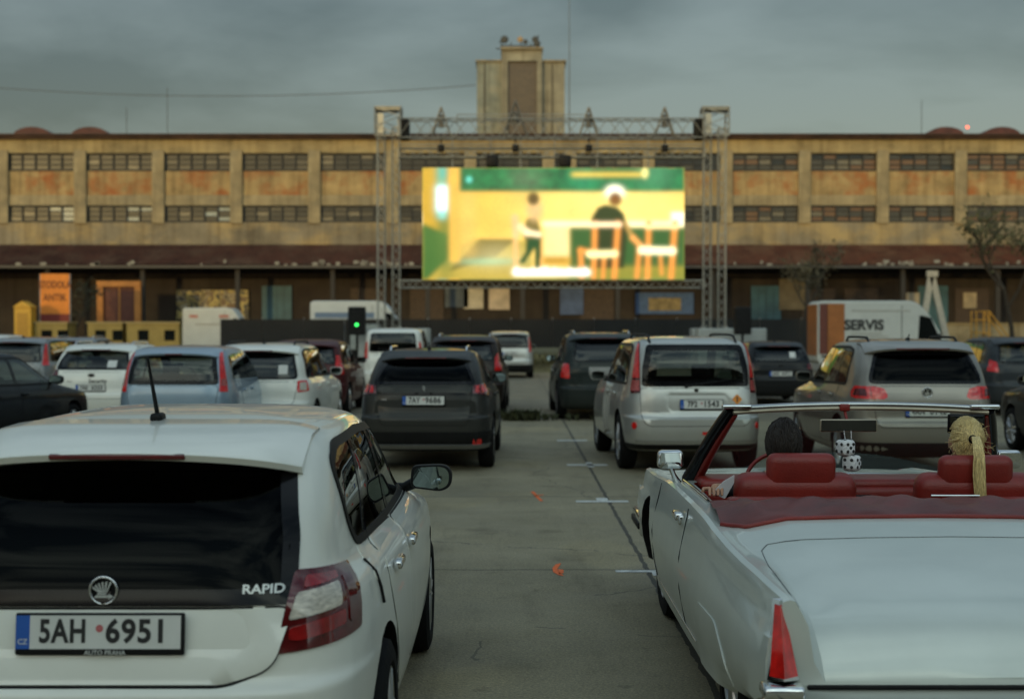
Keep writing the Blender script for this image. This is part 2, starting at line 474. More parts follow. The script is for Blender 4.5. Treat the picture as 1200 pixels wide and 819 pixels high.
def car(name, label, cat, X, Y, rz, P, group='cars parked for the open-air film'):
    L, H, w, zb = P['L'], P['H'], P['w'], P['zb']
    ysl, y0, cw = P.get('ysl', .42), P.get('y0', .045), P.get('cowl', 1.15)
    wb, wr = P.get('wb', .895)*w, P.get('wr', .745)*w
    lod = P.get('lod', 1)                       # 2 = seen close, 1 = mid distance, 0 = far
    see = P.get('see', lod > 0)
    wt = P.get('wst', 2.0)                      # top of the windscreen from the nose
    zlo = P.get('zlo', .20)
    rows = P.get('rows') or [
        (zlo, .30, L-.30, w*.86), (zlo+.04, .10, L-.16, w*.94), (zlo+.13, .03, L-.08, w*.975), (zlo+.30, 0, L, w*.997),
        (zlo+.42, 0, L-.01, w), (zlo+.47, y0, L-.03, w*.998), (zb-.17, y0+.01, L-.12, w*.985), (zb-.05, y0+.03, L-cw+.40, w*.95),
        (zb+.03, y0+.055, L-cw, wb), ((zb+H-.09)/2, y0+(ysl-y0)*.42, L-(cw+wt)/2-.02, (wb+wr)/2+.01), (H-.12, ysl, L-wt, wr),
        (H-.06, ysl+.12, L-wt-.15, wr-.055), (H-.02, ysl+.42, L-wt-.4, wr*.71), (H-.004, ysl+.8, L-wt-.6, wr*.4), (H, ysl+1., L-wt-.7, wr*.07)]
    S = Shell(rows, a=P.get('a', 6.), b=P.get('b', 10.), tr=P.get('tr', .04), tf=P.get('tf', .06))
    root = thing(name, label, cat, (X, Y, 0), rz, group)
    pm = P['paint']; gl = P.get('glass', M['g_tint']) if see else M['g_opaque']
    bk = M['black']; ctr = (0, L/2, .7)
    step = {2: .05, 1: .09, 0: .16}[lod]
    body = link('body', S.mesh(nt={2: 72, 1: 52, 0: 36}[lod]).mesh('body'), [pm, bk], root)
    # wheel arches, cabin and window openings
    rw = P.get('rw', .315); ya = P.get('axles', (.80, L-.88))
    cut = MB(); cut.cur = 1
    for y in ya:
        for sg in (-1, 1):
            n0 = len(cut.v)
            cut.lathe([(w-.27, 0.), (w-.27, rw+.05), (w+.3, rw+.05), (w+.3, 0.)], 32, 'x', (0, y, rw+.01))
            if sg < 0:
                for i in range(n0, len(cut.v)): q = cut.v[i]; cut.v[i] = (-q[0], q[1], q[2])
    def tmp(mb):
        me = mb.mesh('cutter')
        bm = bmesh.new(); bm.from_mesh(me); bmesh.ops.remove_doubles(bm, verts=bm.verts, dist=1e-4); bmesh.ops.recalc_face_normals(bm, faces=bm.faces[:]); bm.to_mesh(me); bm.free()
        o = link('cutter', me, [pm, bk]); 
        me.polygons.foreach_set('material_index', [1]*len(me.polygons)); return o
    boolean(body, tmp(cut))
    gy0, gy1 = P.get('gy', (.8, .85))
    sg_poly = P.get('side') or [(gy0, zb+.05), (L-cw-.25, zb+.02), (L-wt-.17, H-.115), (gy1+.25, H-.105), (gy1, H-.15)]
    srr = [.05, .03, .12, .10, .06] if len(sg_poly) == 5 else .06
    sr = fillet(sg_poly, srr)
    rg = P['rearglass']                           # outline in (x, z), right half listed bottom to top
    rg_full = [(-x, z) for x, z in rg]+[(x, z) for x, z in rg[::-1]]
    rgf = fillet(rg_full, P.get('rgr', .06))
    zt = H-.13
    ws = [(-.80*w, zb+.03), (.80*w, zb+.03), (wr*.86, zt), (-wr*.86, zt)]
    if see:
        k0 = next(i for i in range(len(rows)) if rows[i][0] > .66)
        cab = S.mesh(k0, len(rows)-2.6, 22, lambda r: (r[0]-.035 if r[0] > zb else r[0], r[1]+.10, min(r[2]-.12, L-cw-.10), r[3]-.055))
        boolean(body, tmp(cab))
        boolean(body, tmp(MB().prism(fillet(inset(sg_poly, .024), srr, 3), -2., 2., 'x')))
        boolean(body, tmp(MB().prism(fillet(inset(rg_full, .03), .05, 3), -.6, ysl+.18, 'y')))
        boolean(body, tmp(MB().prism(fillet(inset(ws, .03), .05, 3), L-wt-.35, L+.3, 'y')))
    shade(body.data, 38)
    # glass
    rwn = patch('rear_window', rgf, S.rear, P.get('rglass', gl), root, off=.004, step=step, ctr=ctr)
    if see or lod == 2: patch('window_seal', rgf, S.rear, M['gloss'], rwn, off=.006, depth=.006, step=step, hole=inset(rgf, P.get('rseal', .035)), ctr=ctr)
    patch('windscreen', fillet(ws, .06), S.front, gl, root, off=.004, step=max(step, .08), ctr=ctr)
    for sg in (-1, 1):
        f = S.side(sg)
        o = patch('side_window', sr, f, gl, root, off=.003, step=step, ctr=ctr)
        patch('window_frame', inset(sr, -.016), f, P.get('trim', bk), o, off=.007, depth=.012, step=step, hole=inset(sr, .014), ctr=ctr)
        for yb, wp, lean in P.get('pillars', ((L-2.62, .09, .05), (1.12, .05, -.10))):
            pz0, pz1 = zb+.03, H-.118
            patch('door_pillar', [(yb, pz0), (yb+wp, pz0), (yb+wp-lean, pz1), (yb-lean, pz1)], f, M['gloss'], o, off=.0055, depth=.006, step=step, ctr=ctr)
    # doors with their handles
    if lod > 0:
        for sg in (-1, 1):
            f = S.side(sg); b0 = L-2.58
            for dp, hy in (([(b0+.005, .36), (L-1.16, .36), (L-1.06, .60), (L-cw-.17, zb-.005), (b0+.03, zb+.012)], b0+.14), ([(ya[0]+.42, .36), (b0-.005, .36), (b0+.02, zb+.012), (ya[0]+.16, zb+.035), (ya[0]+.20, .74)], ya[0]+.40)):
                pr = fillet(dp, .05)
                d = patch('door', pr, f, pm, root, off=.004, depth=.006, step=max(step, .07), ctr=ctr)
                patch('door_gap', inset(pr, -.007), f, bk, d, off=.0015, depth=.002, step=.12, hole=inset(pr, .001), ctr=ctr)
                hx = S.half(S.atz(zb-.10), hy)+.02
                rbox('handle', (sg*hx, hy, zb-.10), (.035, .19, .036), .012, P.get('handle', pm), d)
    # tailgate panel and bumper
    tg = P.get('tailgate')
    if tg:
        full = [(-x, z) for x, z in tg]+[(x, z) for x, z in tg[::-1]]; pr = fillet(full, .05)
        d = patch('tailgate', pr, S.rear, pm, root, off=.004, depth=.006, step=min(step, .06), ctr=ctr, dfun=P.get('tgd'))
        patch('tailgate_gap', inset(pr, -.007), S.rear, bk, d, off=.0015, depth=.002, step=.12, hole=inset(pr, .001), ctr=ctr)
    W = lambda a, z: (S.wrap(1 if a >= 0 else -1))(abs(a), z)
    WR = {1: S.wrap(1), -1: S.wrap(-1)}
    W = lambda a, z: WR[1 if a >= 0 else -1](abs(a), z)
    if 'cladding' in P:
        A = w+.32
        for nm, z0, z1, m_, o_ in P['cladding']:
            patch(nm, fillet([(-A, z0), (A, z0), (A, z1), (-A, z1)], .05), W, m_, root, off=o_, depth=.02, step=.09, ctr=ctr)
    for k in range(2):
        sg = 1 if k else -1
        lamp(root, 'tail_light', P['lamps'], WR[sg], ctr, step={2: .028, 1: .05, 0: .1}[lod])
    for nm, poly, m_ in P.get('extras', []):         # reflectors, stickers in (a, z)
        patch(nm, fillet(poly, .012), W, m_, root, off=.008, depth=.01, step=.06, ctr=ctr)
    pl = P.get('plate')
    if pl: plate(root, (P.get('px', 0), S.rear(0, pl[1])[1]-P.get('pout', .016), pl[1]), pl[0], tilt=P.get('ptilt', -.06), lod=lod < 2)
    for hx, hy in P.get('people', []): occupant(root, hx, hy, H)
    # nose
    fr = S.front; zn = zb-.22
    for sg in (-1, 1):
        patch('headlight', fillet([(sg*w*.50, zn-.06), (sg*w*.86, zn-.05), (sg*w*.86, zn+.07), (sg*w*.55, zn+.03)], .03), fr, M['clear'], root, off=.006, step=.09, ctr=ctr)
    patch('grille', fillet([(-w*.45, zn-.05), (w*.45, zn-.05), (w*.48, zn+.03), (-w*.48, zn+.03)], .03), fr, bk, root, off=.005, step=.1, ctr=ctr)
    patch('air_intake', fillet([(-w*.6, .27), (w*.6, .27), (w*.55, .42), (-w*.55, .42)], .04), fr, bk, root, off=.005, step=.1, ctr=ctr)
    # spoiler with brake light
    if P.get('spoiler', True):
        sp = P.get('sp', dict()); ww = sp.get('w', wr*.93); ye = ysl-sp.get('out', .15); ze = H-.10+sp.get('dz', 0)
        rowsv = []; N = 20
        for i in range(N+1):
            x = -ww+2*ww*i/N; q = abs(x/ww); e = ye+.17*q**6; zed = ze-.030*q**2-.03*q**6
            za = S.roofz(x*.97, ysl+.42)+.004; zm = S.roofz(x*.97, ysl+.25)+.006
            rowsv.append([(x, ysl+.44, za-.012), (x, ysl+.40, za), (x, ysl+.22, max(zm, (za*.45+zed*.55))), (x, e+.02, zed+.004), (x, e, zed-.008), (x, e+.012, zed-.03), (x, ysl+.06, zed-.055), (x, ysl+.2, zed-.05)])
        mb = MB(); nn = len(rowsv[0])
        for r in rowsv: mb.v += r
        for i in range(N):
            for j in range(nn-1): mb.f.append([i*nn+j, i*nn+j+1, (i+1)*nn+j+1, (i+1)*nn+j]); mb.mi.append(0)
        mb.f.append(list(range(nn))); mb.f.append([N*nn+j for j in range(nn)][::-1]); mb.mi += [0, 0]
        spo = mb.build('spoiler', P.get('spm', pm), root, 40)
        bw = sp.get('bw', .26)
        rbox('brake_light', (0, ye+.008, ze-.019), (2*bw, .018, .020), .006, M['dred'], spo)
    # mirrors, rails, antenna, wiper
    zm = zb+.075; xm = S.half(S.atz(zm), L-cw-.40)
    for sg in (-1, 1): mirror(root, sg, xm+P.get('mx', 0), L-cw-.30, zm, P.get('mir', pm), P.get('ms', 1.))
    if P.get('rails'):
        ra, rb = P['rails'] if isinstance(P['rails'], tuple) else (ysl+.30, L-wt-.45)
        for sg in (-1, 1):
            pts = []
            for i in range(13):
                y = ra+(rb-ra)*i/12; x = wr*.76; z = S.roofz(x, y)
                pts.append((sg*x, y, z+(.045 if 0 < i < 12 else .0)))
            MB().tube(pts, .016, 8).build('roof_rail', P.get('railm', bk), root, 50)
    if P.get('antenna'):
        ax, ay, al, lean = P['antenna']; az = S.roofz(ax, ay)
        mb = MB(); mb.rbox((ax, ay, az+.012), (.045, .085, .035), .014, 3); mb.tube([(ax, ay-.005, az+.02), (ax+lean[0], ay+lean[1], az+al)], [.009, .005], 8)
        mb.build('antenna', bk, root, 50)
    if P.get('wiper'):
        x0, x1, zw, zw2 = P['wiper']; mb = MB(); pts = []
        for i in range(7):
            t = i/6; x = x0+(x1-x0)*t; z = zw+(zw2-zw)*t; p = S.rear(x, z); pts.append((p[0], p[1]-.022, p[2]))
        mb.tube(pts, [.012, .011, .009, .008, .008, .007, .006], 6); p = S.rear(x0, zw); mb.tube([(x0, p[1]-.028, zw), (x0, p[1]+.005, zw)], .022, 10)
        mb.build('wiper', bk, rwn, 50)
    for nm, fnc in P.get('badges', []):
        fnc(root, S)
    # cabin
    if see:
        sm = M['seat']; yf = L-cw-1.42
        for sg in (-1, 1):
            o = rbox('seat', (sg*.36, yf, .86), (.48, .14, .50), .06, sm, root, rx=.16)
            rbox('headrest', (sg*.36, yf-.06, 1.17 if H < 1.6 else 1.22), (.26, .10, .17), .045, sm, o)
        yb = max(.75, ysl+.35)
        o = rbox('seat', (0, yb, .80), (1.22, .16, .40), .06, sm, root, rx=.2)
        for sx in (-.38, .38): rbox('headrest', (sx, yb-.05, 1.03), (.25, .09, .13), .04, sm, o)
        rbox('dashboard', (0, L-cw-.32, zb-.13), (1.30, .42, .20), .07, M['black'], root)
        t = MB().lathe([(0, .175), (.012, .187), (.0, .2), (-.012, .187), (0, .175)], 24, 'y'); t.box((0, 0, 0), (.34, .02, .04))
        t.build('steering_wheel', M['black'], root, 50, (-.36, L-cw-.72, zb+.02), (-.4, 0, 0))
    add_wheels(root, w, ya, rw, P.get('tw', .205), P.get('rimstyle', 'five'))
    return root, S

def occupant(root, x, y, H):
    global OCC
    OCC.append((root, x, y, H))
OCC = []
# badges
def disc_badge(root, S, z, r, m, x=0., name='badge', d=.012):
    y = S.rear(x, z)[1]
    return MB().lathe([(.004, .001), (-d, r*.6), (-d, r*.9), (-d*.6, r), (.004, r)], 28, 'y', (x, y, z)).build(name, m, root, 50)
def flat(name, polys, x, y, z, s, m, parent, d=.004):
    mb = MB()
    for p in polys: mb.prism([(x+a*s, z+b*s) for a, b in p], y-d, y, 'y')
    return mb.build(name, m, parent)
def strokes(segs, t):
    out = []
    for (x0, z0), (x1, z1) in segs:
        d = Vector((x1-x0, z1-z0)).normalized(); n = Vector((-d.y, d.x))*t/2
        out.append([(x0+n.x, z0+n.y), (x0-n.x, z0-n.y), (x1-n.x, z1-n.y), (x1+n.x, z1+n.y)])
    return out
def badge_arrow(z, r):
    def f(root, S):
        y = S.rear(0, z)[1]-.010
        b = disc_badge(root, S, z, r, M['gloss'])
        MB().tube([(r*.92*math.cos(t*PI/18), y-.004, z+r*.92*math.sin(t*PI/18)) for t in range(36)], r*.09, 8, closed=True).build('badge_ring', M['chrome'], b, 50)
        P = [[(-.60, -.46), (.40, -.46), (.40, -.33), (-.52, -.33)], [(.36, -.56), (.70, -.395), (.36, -.23)], [(-.42, -.27), (.22, -.27), (.16, -.17), (-.36, -.17)]]
        for k in range(6):
            a = 2.50-.27*k; ca, sa = math.cos(a), math.sin(a); n = (-sa*.055, ca*.055); q = .60+.045*k; b0 = (-.24+.09*k, -.12)
            P.append([(b0[0]-n[0]*.6, b0[1]-n[1]*.6), (b0[0]+ca*q-n[0], b0[1]+sa*q-n[1]), (b0[0]+ca*q*.92+n[0], b0[1]+sa*q*.92+n[1]), (b0[0]+n[0]*.6, b0[1]+n[1]*.6)])
        flat('winged_arrow', P, 0, y-.004, z, r, M['letter'], b)
    return f
def badge_vw(z, r):
    def f(root, S):
        y = S.rear(0, z)[1]-.010; b = disc_badge(root, S, z, r, M['gloss'])
        MB().tube([(r*.93*math.cos(t*PI/18), y-.004, z+r*.93*math.sin(t*PI/18)) for t in range(36)], r*.10, 8, closed=True).build('badge_ring', M['chrome'], b, 50)
        flat('badge_letters', strokes([((-.33, .82), (0, .12)), ((0, .12), (.33, .82)), ((-.78, .42), (-.33, -.72)), ((-.33, -.72), (0, -.02)), ((0, -.02), (.33, -.72)), ((.33, -.72), (.78, .42))], .17), 0, y-.004, z, r, M['chrome'], b)
    return f
def badge_lion(z, r):
    def f(root, S):
        y = S.rear(0, z)[1]-.006
        P = [[(-.1, -.2), (.25, -.1), (.2, .45), (-.15, .4)], [(-.2, .4), (.2, .4), (.15, .85), (-.3, .95), (-.45, .7), (-.2, .62)], [(-.15, .3), (-.6, .45), (-.65, .32), (-.12, .12)],
             [(-.1, .05), (-.55, .0), (-.55, -.13), (-.05, -.1)], [(-.1, -.1), (.1, -.1), (-.15, -.85), (-.45, -.9), (-.4, -.78), (-.25, -.7)], [(.05, -.1), (.27, -.1), (.35, -.6), (.55, -.85), (.2, -.85)], [(.22, .0), (.55, .25), (.5, .6), (.4, .58), (.42, .3), (.2, .12)]]
        flat('badge', P, 0, y, z, r, M['chrome'], root, .006)
    return f
def badge_oval(z, rx, rz_, m=None, x=0.):
    def f(root, S):
        y = S.rear(x, z)[1]-.004
        o = MB().prism([(x+rx*math.cos(t*PI/12), z+rz_*math.sin(t*PI/12)) for t in range(24)], y-.008, y+.02, 'y').build('badge', m or M['chrome'], root)
        MB().prism([(x+rx*.78*math.cos(t*PI/12), z+rz_*.72*math.sin(t*PI/12)) for t in range(24)], y-.0095, y-.006, 'y').build('badge_field', M['black'], o)
    return f
def words(body, x, z, h, m, out=.008, **kw):
    def f(root, S):
        o = text('lettering', body, h, m, root, (x, 0, z), **kw)
        for v in o.data.vertices: v.co.z += out-S.rear(x+v.co.x, z+v.co.y)[1]
    return f
# ------------------------------------------------------------------ the cars in the picture
wht = paint('white', (.79, .79, .71)); 
# 1 --- white hatchback in front
def rapid_dent(x, z):
    d = .016*max(0, 1-abs(z-.745)/.10)
    xe = .40+(.895-z)*.95
    if z > .745: d -= .022*min(1, max(0, (xe-abs(x))/.05))*min(1, (z-.745)/.03)
    return d
P = dict(L=4.30, H=1.46, w=.868, zb=.95, paint=wht, lod=2, ysl=.43, gy=(.84, .80), cowl=1.17, wst=2.02, rw=.315, axles=(.83, 3.43), glass=glass('glass_hatch', (.075, .08, .072)),
    rglass=glass('glass_privacy', (.015, .017, .016), .007), rearglass=[(.605, .895), (.60, 1.10), (.555, 1.345)], rgr=.02, rseal=.05, wr=.76, wb=.87, tr=.075,
    tailgate=[(.40, .652), (.535, .70), (.60, .886)], tgd=rapid_dent, plate=('5AH 6951', .815), pout=.022, ptilt=-.10,
    side=[(.74, 1.0), (.64, 1.10), (.64, 1.29), (.82, 1.350), (1.45, 1.362), (2.12, 1.335), (2.87, .975)], sider=.06,
    lamps=[([(.605, .995), (.985, .972), (.965, .770), (.545, .742), (.575, .88)], M['dred']),
           ([(.645, .972), (.82, .962), (.82, .942), (.635, .935)], M['mred']), ([(.85, .945), (.925, .94), (.915, .81), (.87, .80), (.85, .81)], M['dred']),
           ([(.612, .925), (.805, .935), (.80, .868), (.585, .845)], M['clear']), ([(.59, .822), (.72, .842), (.82, .852), (.82, .805), (.62, .78), (.585, .785)], M['mred'])],
    pillars=((1.72, .09, .05), (.90, .06, -.20)), spoiler=True, sp=dict(w=.585, out=.20, dz=.015, bw=.225), mir=M['black'], antenna=(-.01, .82, .235, (-.02, -.07)),
    badges=[('b', badge_arrow(.945, .047)), ('w', words('RAPID', .505, .945, .027, M['letter'], xs=1.25, bold=.02)), ('d', words('AUTO PRAHA', .02, .7595, .0145, M['letter'], out=.038, bold=.01))],
    mx=.05, handle=M['chrome'])
rapid, S1 = car('hatchback', 'white five-door hatchback in front at left, black tailgate glass, plate 5AH 6951', 'car', -1.30, 4.44, 0., P)
flap = patch('fuel_flap', fillet([(.70, .86), (.86, .87), (.88, .98), (.74, 1.0)], .05), S1.side(1), wht, rapid, off=.003, step=.06)
MB().tube([(S1.half(S1.atz(z), y)+.004, y, z) for y, z in ((.70, .945), (.72, .90), (.75, .84), (.77, .775))], .007, 6).build('panel_gap', M['black'], rapid)
# 2 --- dark grey crossover ahead of it
gry = paint('gunmetal', (.034, .034, .030), metal=.6, rough=.33)
P = dict(L=4.16, H=1.53, w=.87, zb=1.02, paint=gry, lod=2, ysl=.50, gy=(.86, .85), cowl=1.25, wst=2.05, rw=.335, axles=(.78, 3.32), glass=M['g_tint'], rglass=glass('glass_privacy', (.015, .017, .016), .007),
    rearglass=[(.64, 1.085), (.60, 1.20), (.50, 1.385)], rgr=.05, zlo=.24, tailgate=[(.52, .585), (.56, .66), (.585, .98), (.60, 1.06)],
    tgd=lambda x, z: .02*max(0, 1-abs(z-.985)/.02)+.015*max(0, 1-abs(z-.72)/.1), plate=('7AY 9686', .885), pout=.02,
    lamps=[([(.60, .975), (.62, 1.08), (.93, 1.10), (1.0, 1.0), (.95, .94)], M['dred']), ([(.64, .99), (.655, 1.065), (.72, 1.07), (.70, .985)], M['red']), ([(.74, .985), (.755, 1.075), (.82, 1.08), (.80, .98)], M['red']), ([(.845, .985), (.855, 1.08), (.92, 1.085), (.93, .99)], M['red'])],
    cladding=[('bumper', .27, .50, M['black'], .010), ('skid_plate', .30, .345, mat('dull_silver', (.22, .22, .21), .4, .6), .022)],
    extras=[('reflector', [(.60, .30), (.74, .31), (.74, .41), (.62, .41)], M['red']), ('reflector', [(-.60, .30), (-.74, .31), (-.74, .41), (-.62, .41)], M['red']), ('trim_strip', [(-.60, .955), (.60, .955), (.60, .985), (-.60, .985)], M['gloss'])],
    rails=True, railm=M['chrome'], antenna=(0, .95, .10, (0, -.12)), badges=[('b', badge_lion(1.03, .045)), ('w', words('2008', -.5, .90, .02, M['steel'], xs=1.2))], mir=gry)
car('crossover', 'dark grey crossover with plate 7AY 9686, straight ahead of the white hatchback', 'car', -1.10, 17.65, R(-1.2), P)
# 3 --- silver off-roader
slv = paint('silver', (.50, .50, .46), metal=.55, rough=.36)
P = dict(L=4.50, H=1.69, w=.885, zb=1.05, paint=slv, lod=2, ysl=.25, y0=.06, gy=(.55, .60), cowl=1.20, wst=2.0, rw=.355, tw=.22, axles=(.92, 3.55), glass=glass('glass_mid', (.45, .50, .46)), wb=.93, wr=.80, zlo=.26,
    rearglass=[(.66, 1.075), (.65, 1.30), (.59, 1.585)], rgr=.05, rseal=.07, tailgate=[(.60, .60), (.665, .68), (.68, .98), (.675, 1.05)], plate=('7P2 1543', .855), px=.06, pout=.012,
    tgd=lambda x, z: -.03*(1 if abs(x-.02) < .33 and .785 < z < .935 else 0), spoiler=False,
    lamps=[([(.685, 1.0), (.715, 1.62), (.80, 1.62), (.90, 1.02), (.86, .985)], M['dred']), ([(.70, 1.18), (.725, 1.60), (.785, 1.60), (.85, 1.18)], M['red']), ([(.70, 1.02), (.70, 1.15), (.85, 1.15), (.88, 1.02)], mat('lens_pink', (.42, .08, .07), .2, coat=1., scale=30, var=.3))],
    extras=[('reflector', [(-.80+.045*math.cos(t*PI/6), .60+.045*math.sin(t*PI/6)) for t in range(12)], M['red']), ('reflector', [(.80+.045*math.cos(t*PI/6), .60+.045*math.sin(t*PI/6)) for t in range(12)], M['red']),
            ('fog_lamp', [(.06, .49), (.19, .49), (.19, .53), (.06, .53)], M['red']), ('bumper_lip', [(-.78, .395), (.78, .395), (.78, .43), (-.78, .43)], paint('silver_dark', (.36, .36, .33), .5)),
            ('sticker', [(.50, .985), (.565, .92), (.50, .855), (.435, .92)], mat('sticker_orange', (.75, .25, .02), .5)), ('sticker_mark', [(.492, .955), (.508, .955), (.508, .885), (.492, .885)], M['ink'])],
    wiper=(-.12, .42, 1.085, 1.16), rails=(.35, 2.2), railm=M['black'], rimstyle='seven', badges=[('b', badge_oval(1.03, .03, .025)), ('w', words('X-TRAIL', -.52, .77, .022, M['steel'], xs=1.2))],
    cladding=[('bumper_underside', .27, .37, M['black'], .008)], people=[(-.36, 1.85)])
xt, S3 = car('off_roader', 'silver off-roader with plate 7P2 1543 and an orange diamond sticker', 'car', 2.26, 17.3, R(2.6), P)
o = patch('front_door_ajar', fillet([(2.06, .38), (3.28, .38), (3.36, .62), (3.10, 1.04), (2.08, 1.06)], .05), S3.side(-1), slv, xt, off=.05, depth=.06, step=.12)
# 4 --- beige SUV beyond the convertible
bge = paint('beige', (.27, .25, .21), metal=.5, rough=.36)
P = dict(L=4.43, H=1.66, w=.905, zb=1.06, paint=bge, lod=2, ysl=.42, gy=(.72, .75), cowl=1.2, wst=2.05, rw=.345, axles=(.88, 3.48), rglass=glass('glass_privacy', (.015, .017, .016), .007), wb=.92, wr=.78, zlo=.24,
    rearglass=[(.66, 1.13), (.66, 1.22), (.56, 1.50)], rgr=.07, tailgate=[(.56, .62), (.60, .70), (.615, .98), (.66, 1.10)], plate=('4AN 0142', .80), pout=.012,
    lamps=[([(.46, .985), (.50, 1.075), (.60, 1.10), (.93, 1.10), (1.03, 1.03), (1.0, .965), (.90, .955), (.50, .95)], M['red']), ([(.645, .965), (.652, .965), (.662, 1.095), (.655, 1.095)], M['dred']), ([(.70, .985), (.72, 1.07), (.90, 1.07), (.95, .99)], M['dred'])],
    rails=True, railm=M['black'], antenna=(0, .95, .07, (0, -.08)), badges=[('b', badge_vw(1.03, .062))], sp=dict(out=.16, bw=.32), cladding=[('bumper', .27, .44, M['black'], .008)])
car('suv', 'beige metallic SUV with round badge and wide red lights, seen over the convertible', 'car', 4.90, 16.7, R(-.6), P)
# 5 --- light blue small MPV
blu = paint('light_blue', (.27, .36, .44), metal=.35, rough=.36)
P = dict(L=4.02, H=1.545, w=.86, zb=1.0, paint=blu, lod=2, ysl=.30, y0=.05, gy=(.50, .52), cowl=1.1, wst=1.95, rw=.30, axles=(.66, 3.15), wr=.79, wb=.92, glass=glass('glass_mid', (.45, .50, .46)),
    rearglass=[(.64, 1.0), (.63, 1.12), (.575, 1.43)], rgr=.05, rseal=.06, tailgate=[(.55, .60), (.60, .68), (.64, .98)], plate=None,
    lamps=[([(.665, .90), (.665, 1.10), (.625, 1.45), (.70, 1.45), (.79, 1.10), (.82, .90)], M['red']), ([(.68, .98), (.68, 1.08), (.77, 1.08), (.79, .98)], mat('lens_pink', (.42, .08, .07), .2))],
    sp=dict(out=.12, bw=.12), antenna=(.0, 2.0, .05, (0, -.05)), pillars=((1.45, .09, .05), (.92, .05, -.02)), trim=blu, people=[(.38, 1.52)])
car('compact_car', 'light blue compact car with tall red lights, behind the white hatchback roof', 'car', -4.76, 19.8, R(-1.), P)
# 6 --- white hatch with lettering
P = dict(L=4.3, H=1.53, w=.88, zb=1.0, paint=wht, lod=1, ysl=.50, gy=(.85, .85), rw=.315, wr=.78, rearglass=[(.66, 1.06), (.62, 1.20), (.545, 1.40)], rgr=.06, tailgate=[(.55, .56), (.60, .66), (.66, 1.02)],
    plate=('7AE 6333', .74), lamps=[([(.60, .955), (.62, 1.06), (.92, 1.08), (1.0, 1.03), (.88, .95)], M['dred'])], rails=True, railm=M['chrome'], antenna=(0, 1.0, .07, (0, -.07)), glass=glass('glass_mid', (.45, .50, .46)),
    extras=[('paper_note', [(.26, 1.10), (.42, 1.10), (.42, 1.22), (.26, 1.22)], M['plate'])],
    badges=[('b', badge_oval(.965, .065, .035)), ('w', words('Security', .12, .865, .07, M['ink'], bold=.02)), ('v', words('www.', -.38, .86, .03, M['ink']))])
car('hatchback', 'white hatchback with dark lettering on its tailgate and a paper note in the window', 'car', -7.42, 25., R(-1.), P)
# 7 --- white estate with the bright side window
P = dict(L=4.55, H=1.56, w=.88, zb=.98, paint=wht, lod=1, ysl=.34, gy=(.45, .50), rw=.315, wr=.78, glass=M['g_tint'], rearglass=[(.65, 1.0), (.64, 1.12), (.57, 1.42)], tailgate=[(.55, .56), (.60, .66), (.66, .96)],
    plate=None, lamps=[([(.66, .80), (.66, .98), (.92, .98), (.95, .82)], M['red']), ([(.70, .83), (.70, .95), (.85, .95), (.85, .83)], M['clear'])], rails=True, railm=M['black'], antenna=(0, .9, .08, (0, -.07)),
    extras=[('paper_note', [(.36, 1.08), (.50, 1.08), (.50, 1.22), (.36, 1.22)], M['plate'])], pillars=((1.95, .09, .05), (.95, .05, -.02)))
car('estate_car', 'white estate car between the light blue compact car and the maroon car', 'car', -3.98, 21.9, R(-.5), P)
# 8 --- maroon car
mar = paint('maroon', (.075, .018, .018), metal=.3, rough=.3)
P = dict(L=4.3, H=1.57, w=.88, zb=1.02, paint=mar, lod=1, ysl=.36, gy=(.55, .58), rw=.32, wr=.78, rearglass=[(.64, 1.06), (.63, 1.15), (.57, 1.43)], tailgate=[(.55, .6), (.6, .7), (.64, 1.02)], plate=None,
    lamps=[([(.64, .86), (.66, 1.24), (.76, 1.24), (.88, 1.06), (.90, .86)], M['red'])])
car('hatchback', 'maroon hatchback with its side window mirroring the yellow film, left of the dark grey crossover', 'car', -4.26, 29., R(-.5), P)
# 9 --- black saloon at the left edge
blk = paint('black', (.010, .011, .012), metal=.1, rough=.22, dirt=.3)
P = dict(L=4.45, H=1.47, w=.88, zb=.95, paint=blk, lod=2, ysl=.75, y0=.03, gy=(.95, 1.1), rw=.32, wr=.75, glass=glass('glass_mid', (.45, .50, .46)), rearglass=[(.60, 1.0), (.59, 1.12), (.52, 1.34)], tailgate=[(.5, .6), (.56, .7), (.6, .96)], plate=None,
    lamps=[([(.62, .80), (.64, .96), (.9, .97), (.95, .82)], M['red'])], spoiler=False)
car('saloon_car', 'black car at the left edge, nose turned right, orange glints along its flank', 'car', -8.1, 18.5, R(-8), P)
# 10 --- grey estate further left
gr2 = paint('mid_grey', (.20, .21, .21), metal=.4)
P = dict(L=4.4, H=1.60, w=.88, zb=1.0, paint=gr2, lod=1, ysl=.30, gy=(.5, .55), wr=.80, rearglass=[(.64, 1.02), (.63, 1.15), (.58, 1.45)], tailgate=[(.55, .6), (.6, .7), (.64, .98)], plate=None,
    lamps=[([(.68, .95), (.70, 1.44), (.77, 1.44), (.86, 1.10), (.88, .95)], M['red'])], antenna=(0, .8, .07, (0, -.05)))
car('estate_car', 'grey estate car with tall red lights beyond the black car', 'car', -11.45, 32.5, R(-1), P)
P = dict(P, paint=gr2, lod=0, L=4.3, H=1.55, rearglass=[(.62, 1.02), (.60, 1.12), (.55, 1.39)], lamps=[([(.64, .84), (.66, .98), (.9, .98), (.94, .86)], M['red'])], rails=True, railm=M['chrome'], plate=None)
car('hatchback', 'grey car roof with rails peeping out behind the white lettered hatchback', 'car', -13.1, 42., 0, P)
P = dict(P, paint=wht, H=1.62, rails=False)
car('hatchback', 'pale car at the far left in the last row, below the yellow booth', 'car', -16.0, 43., R(2), P)
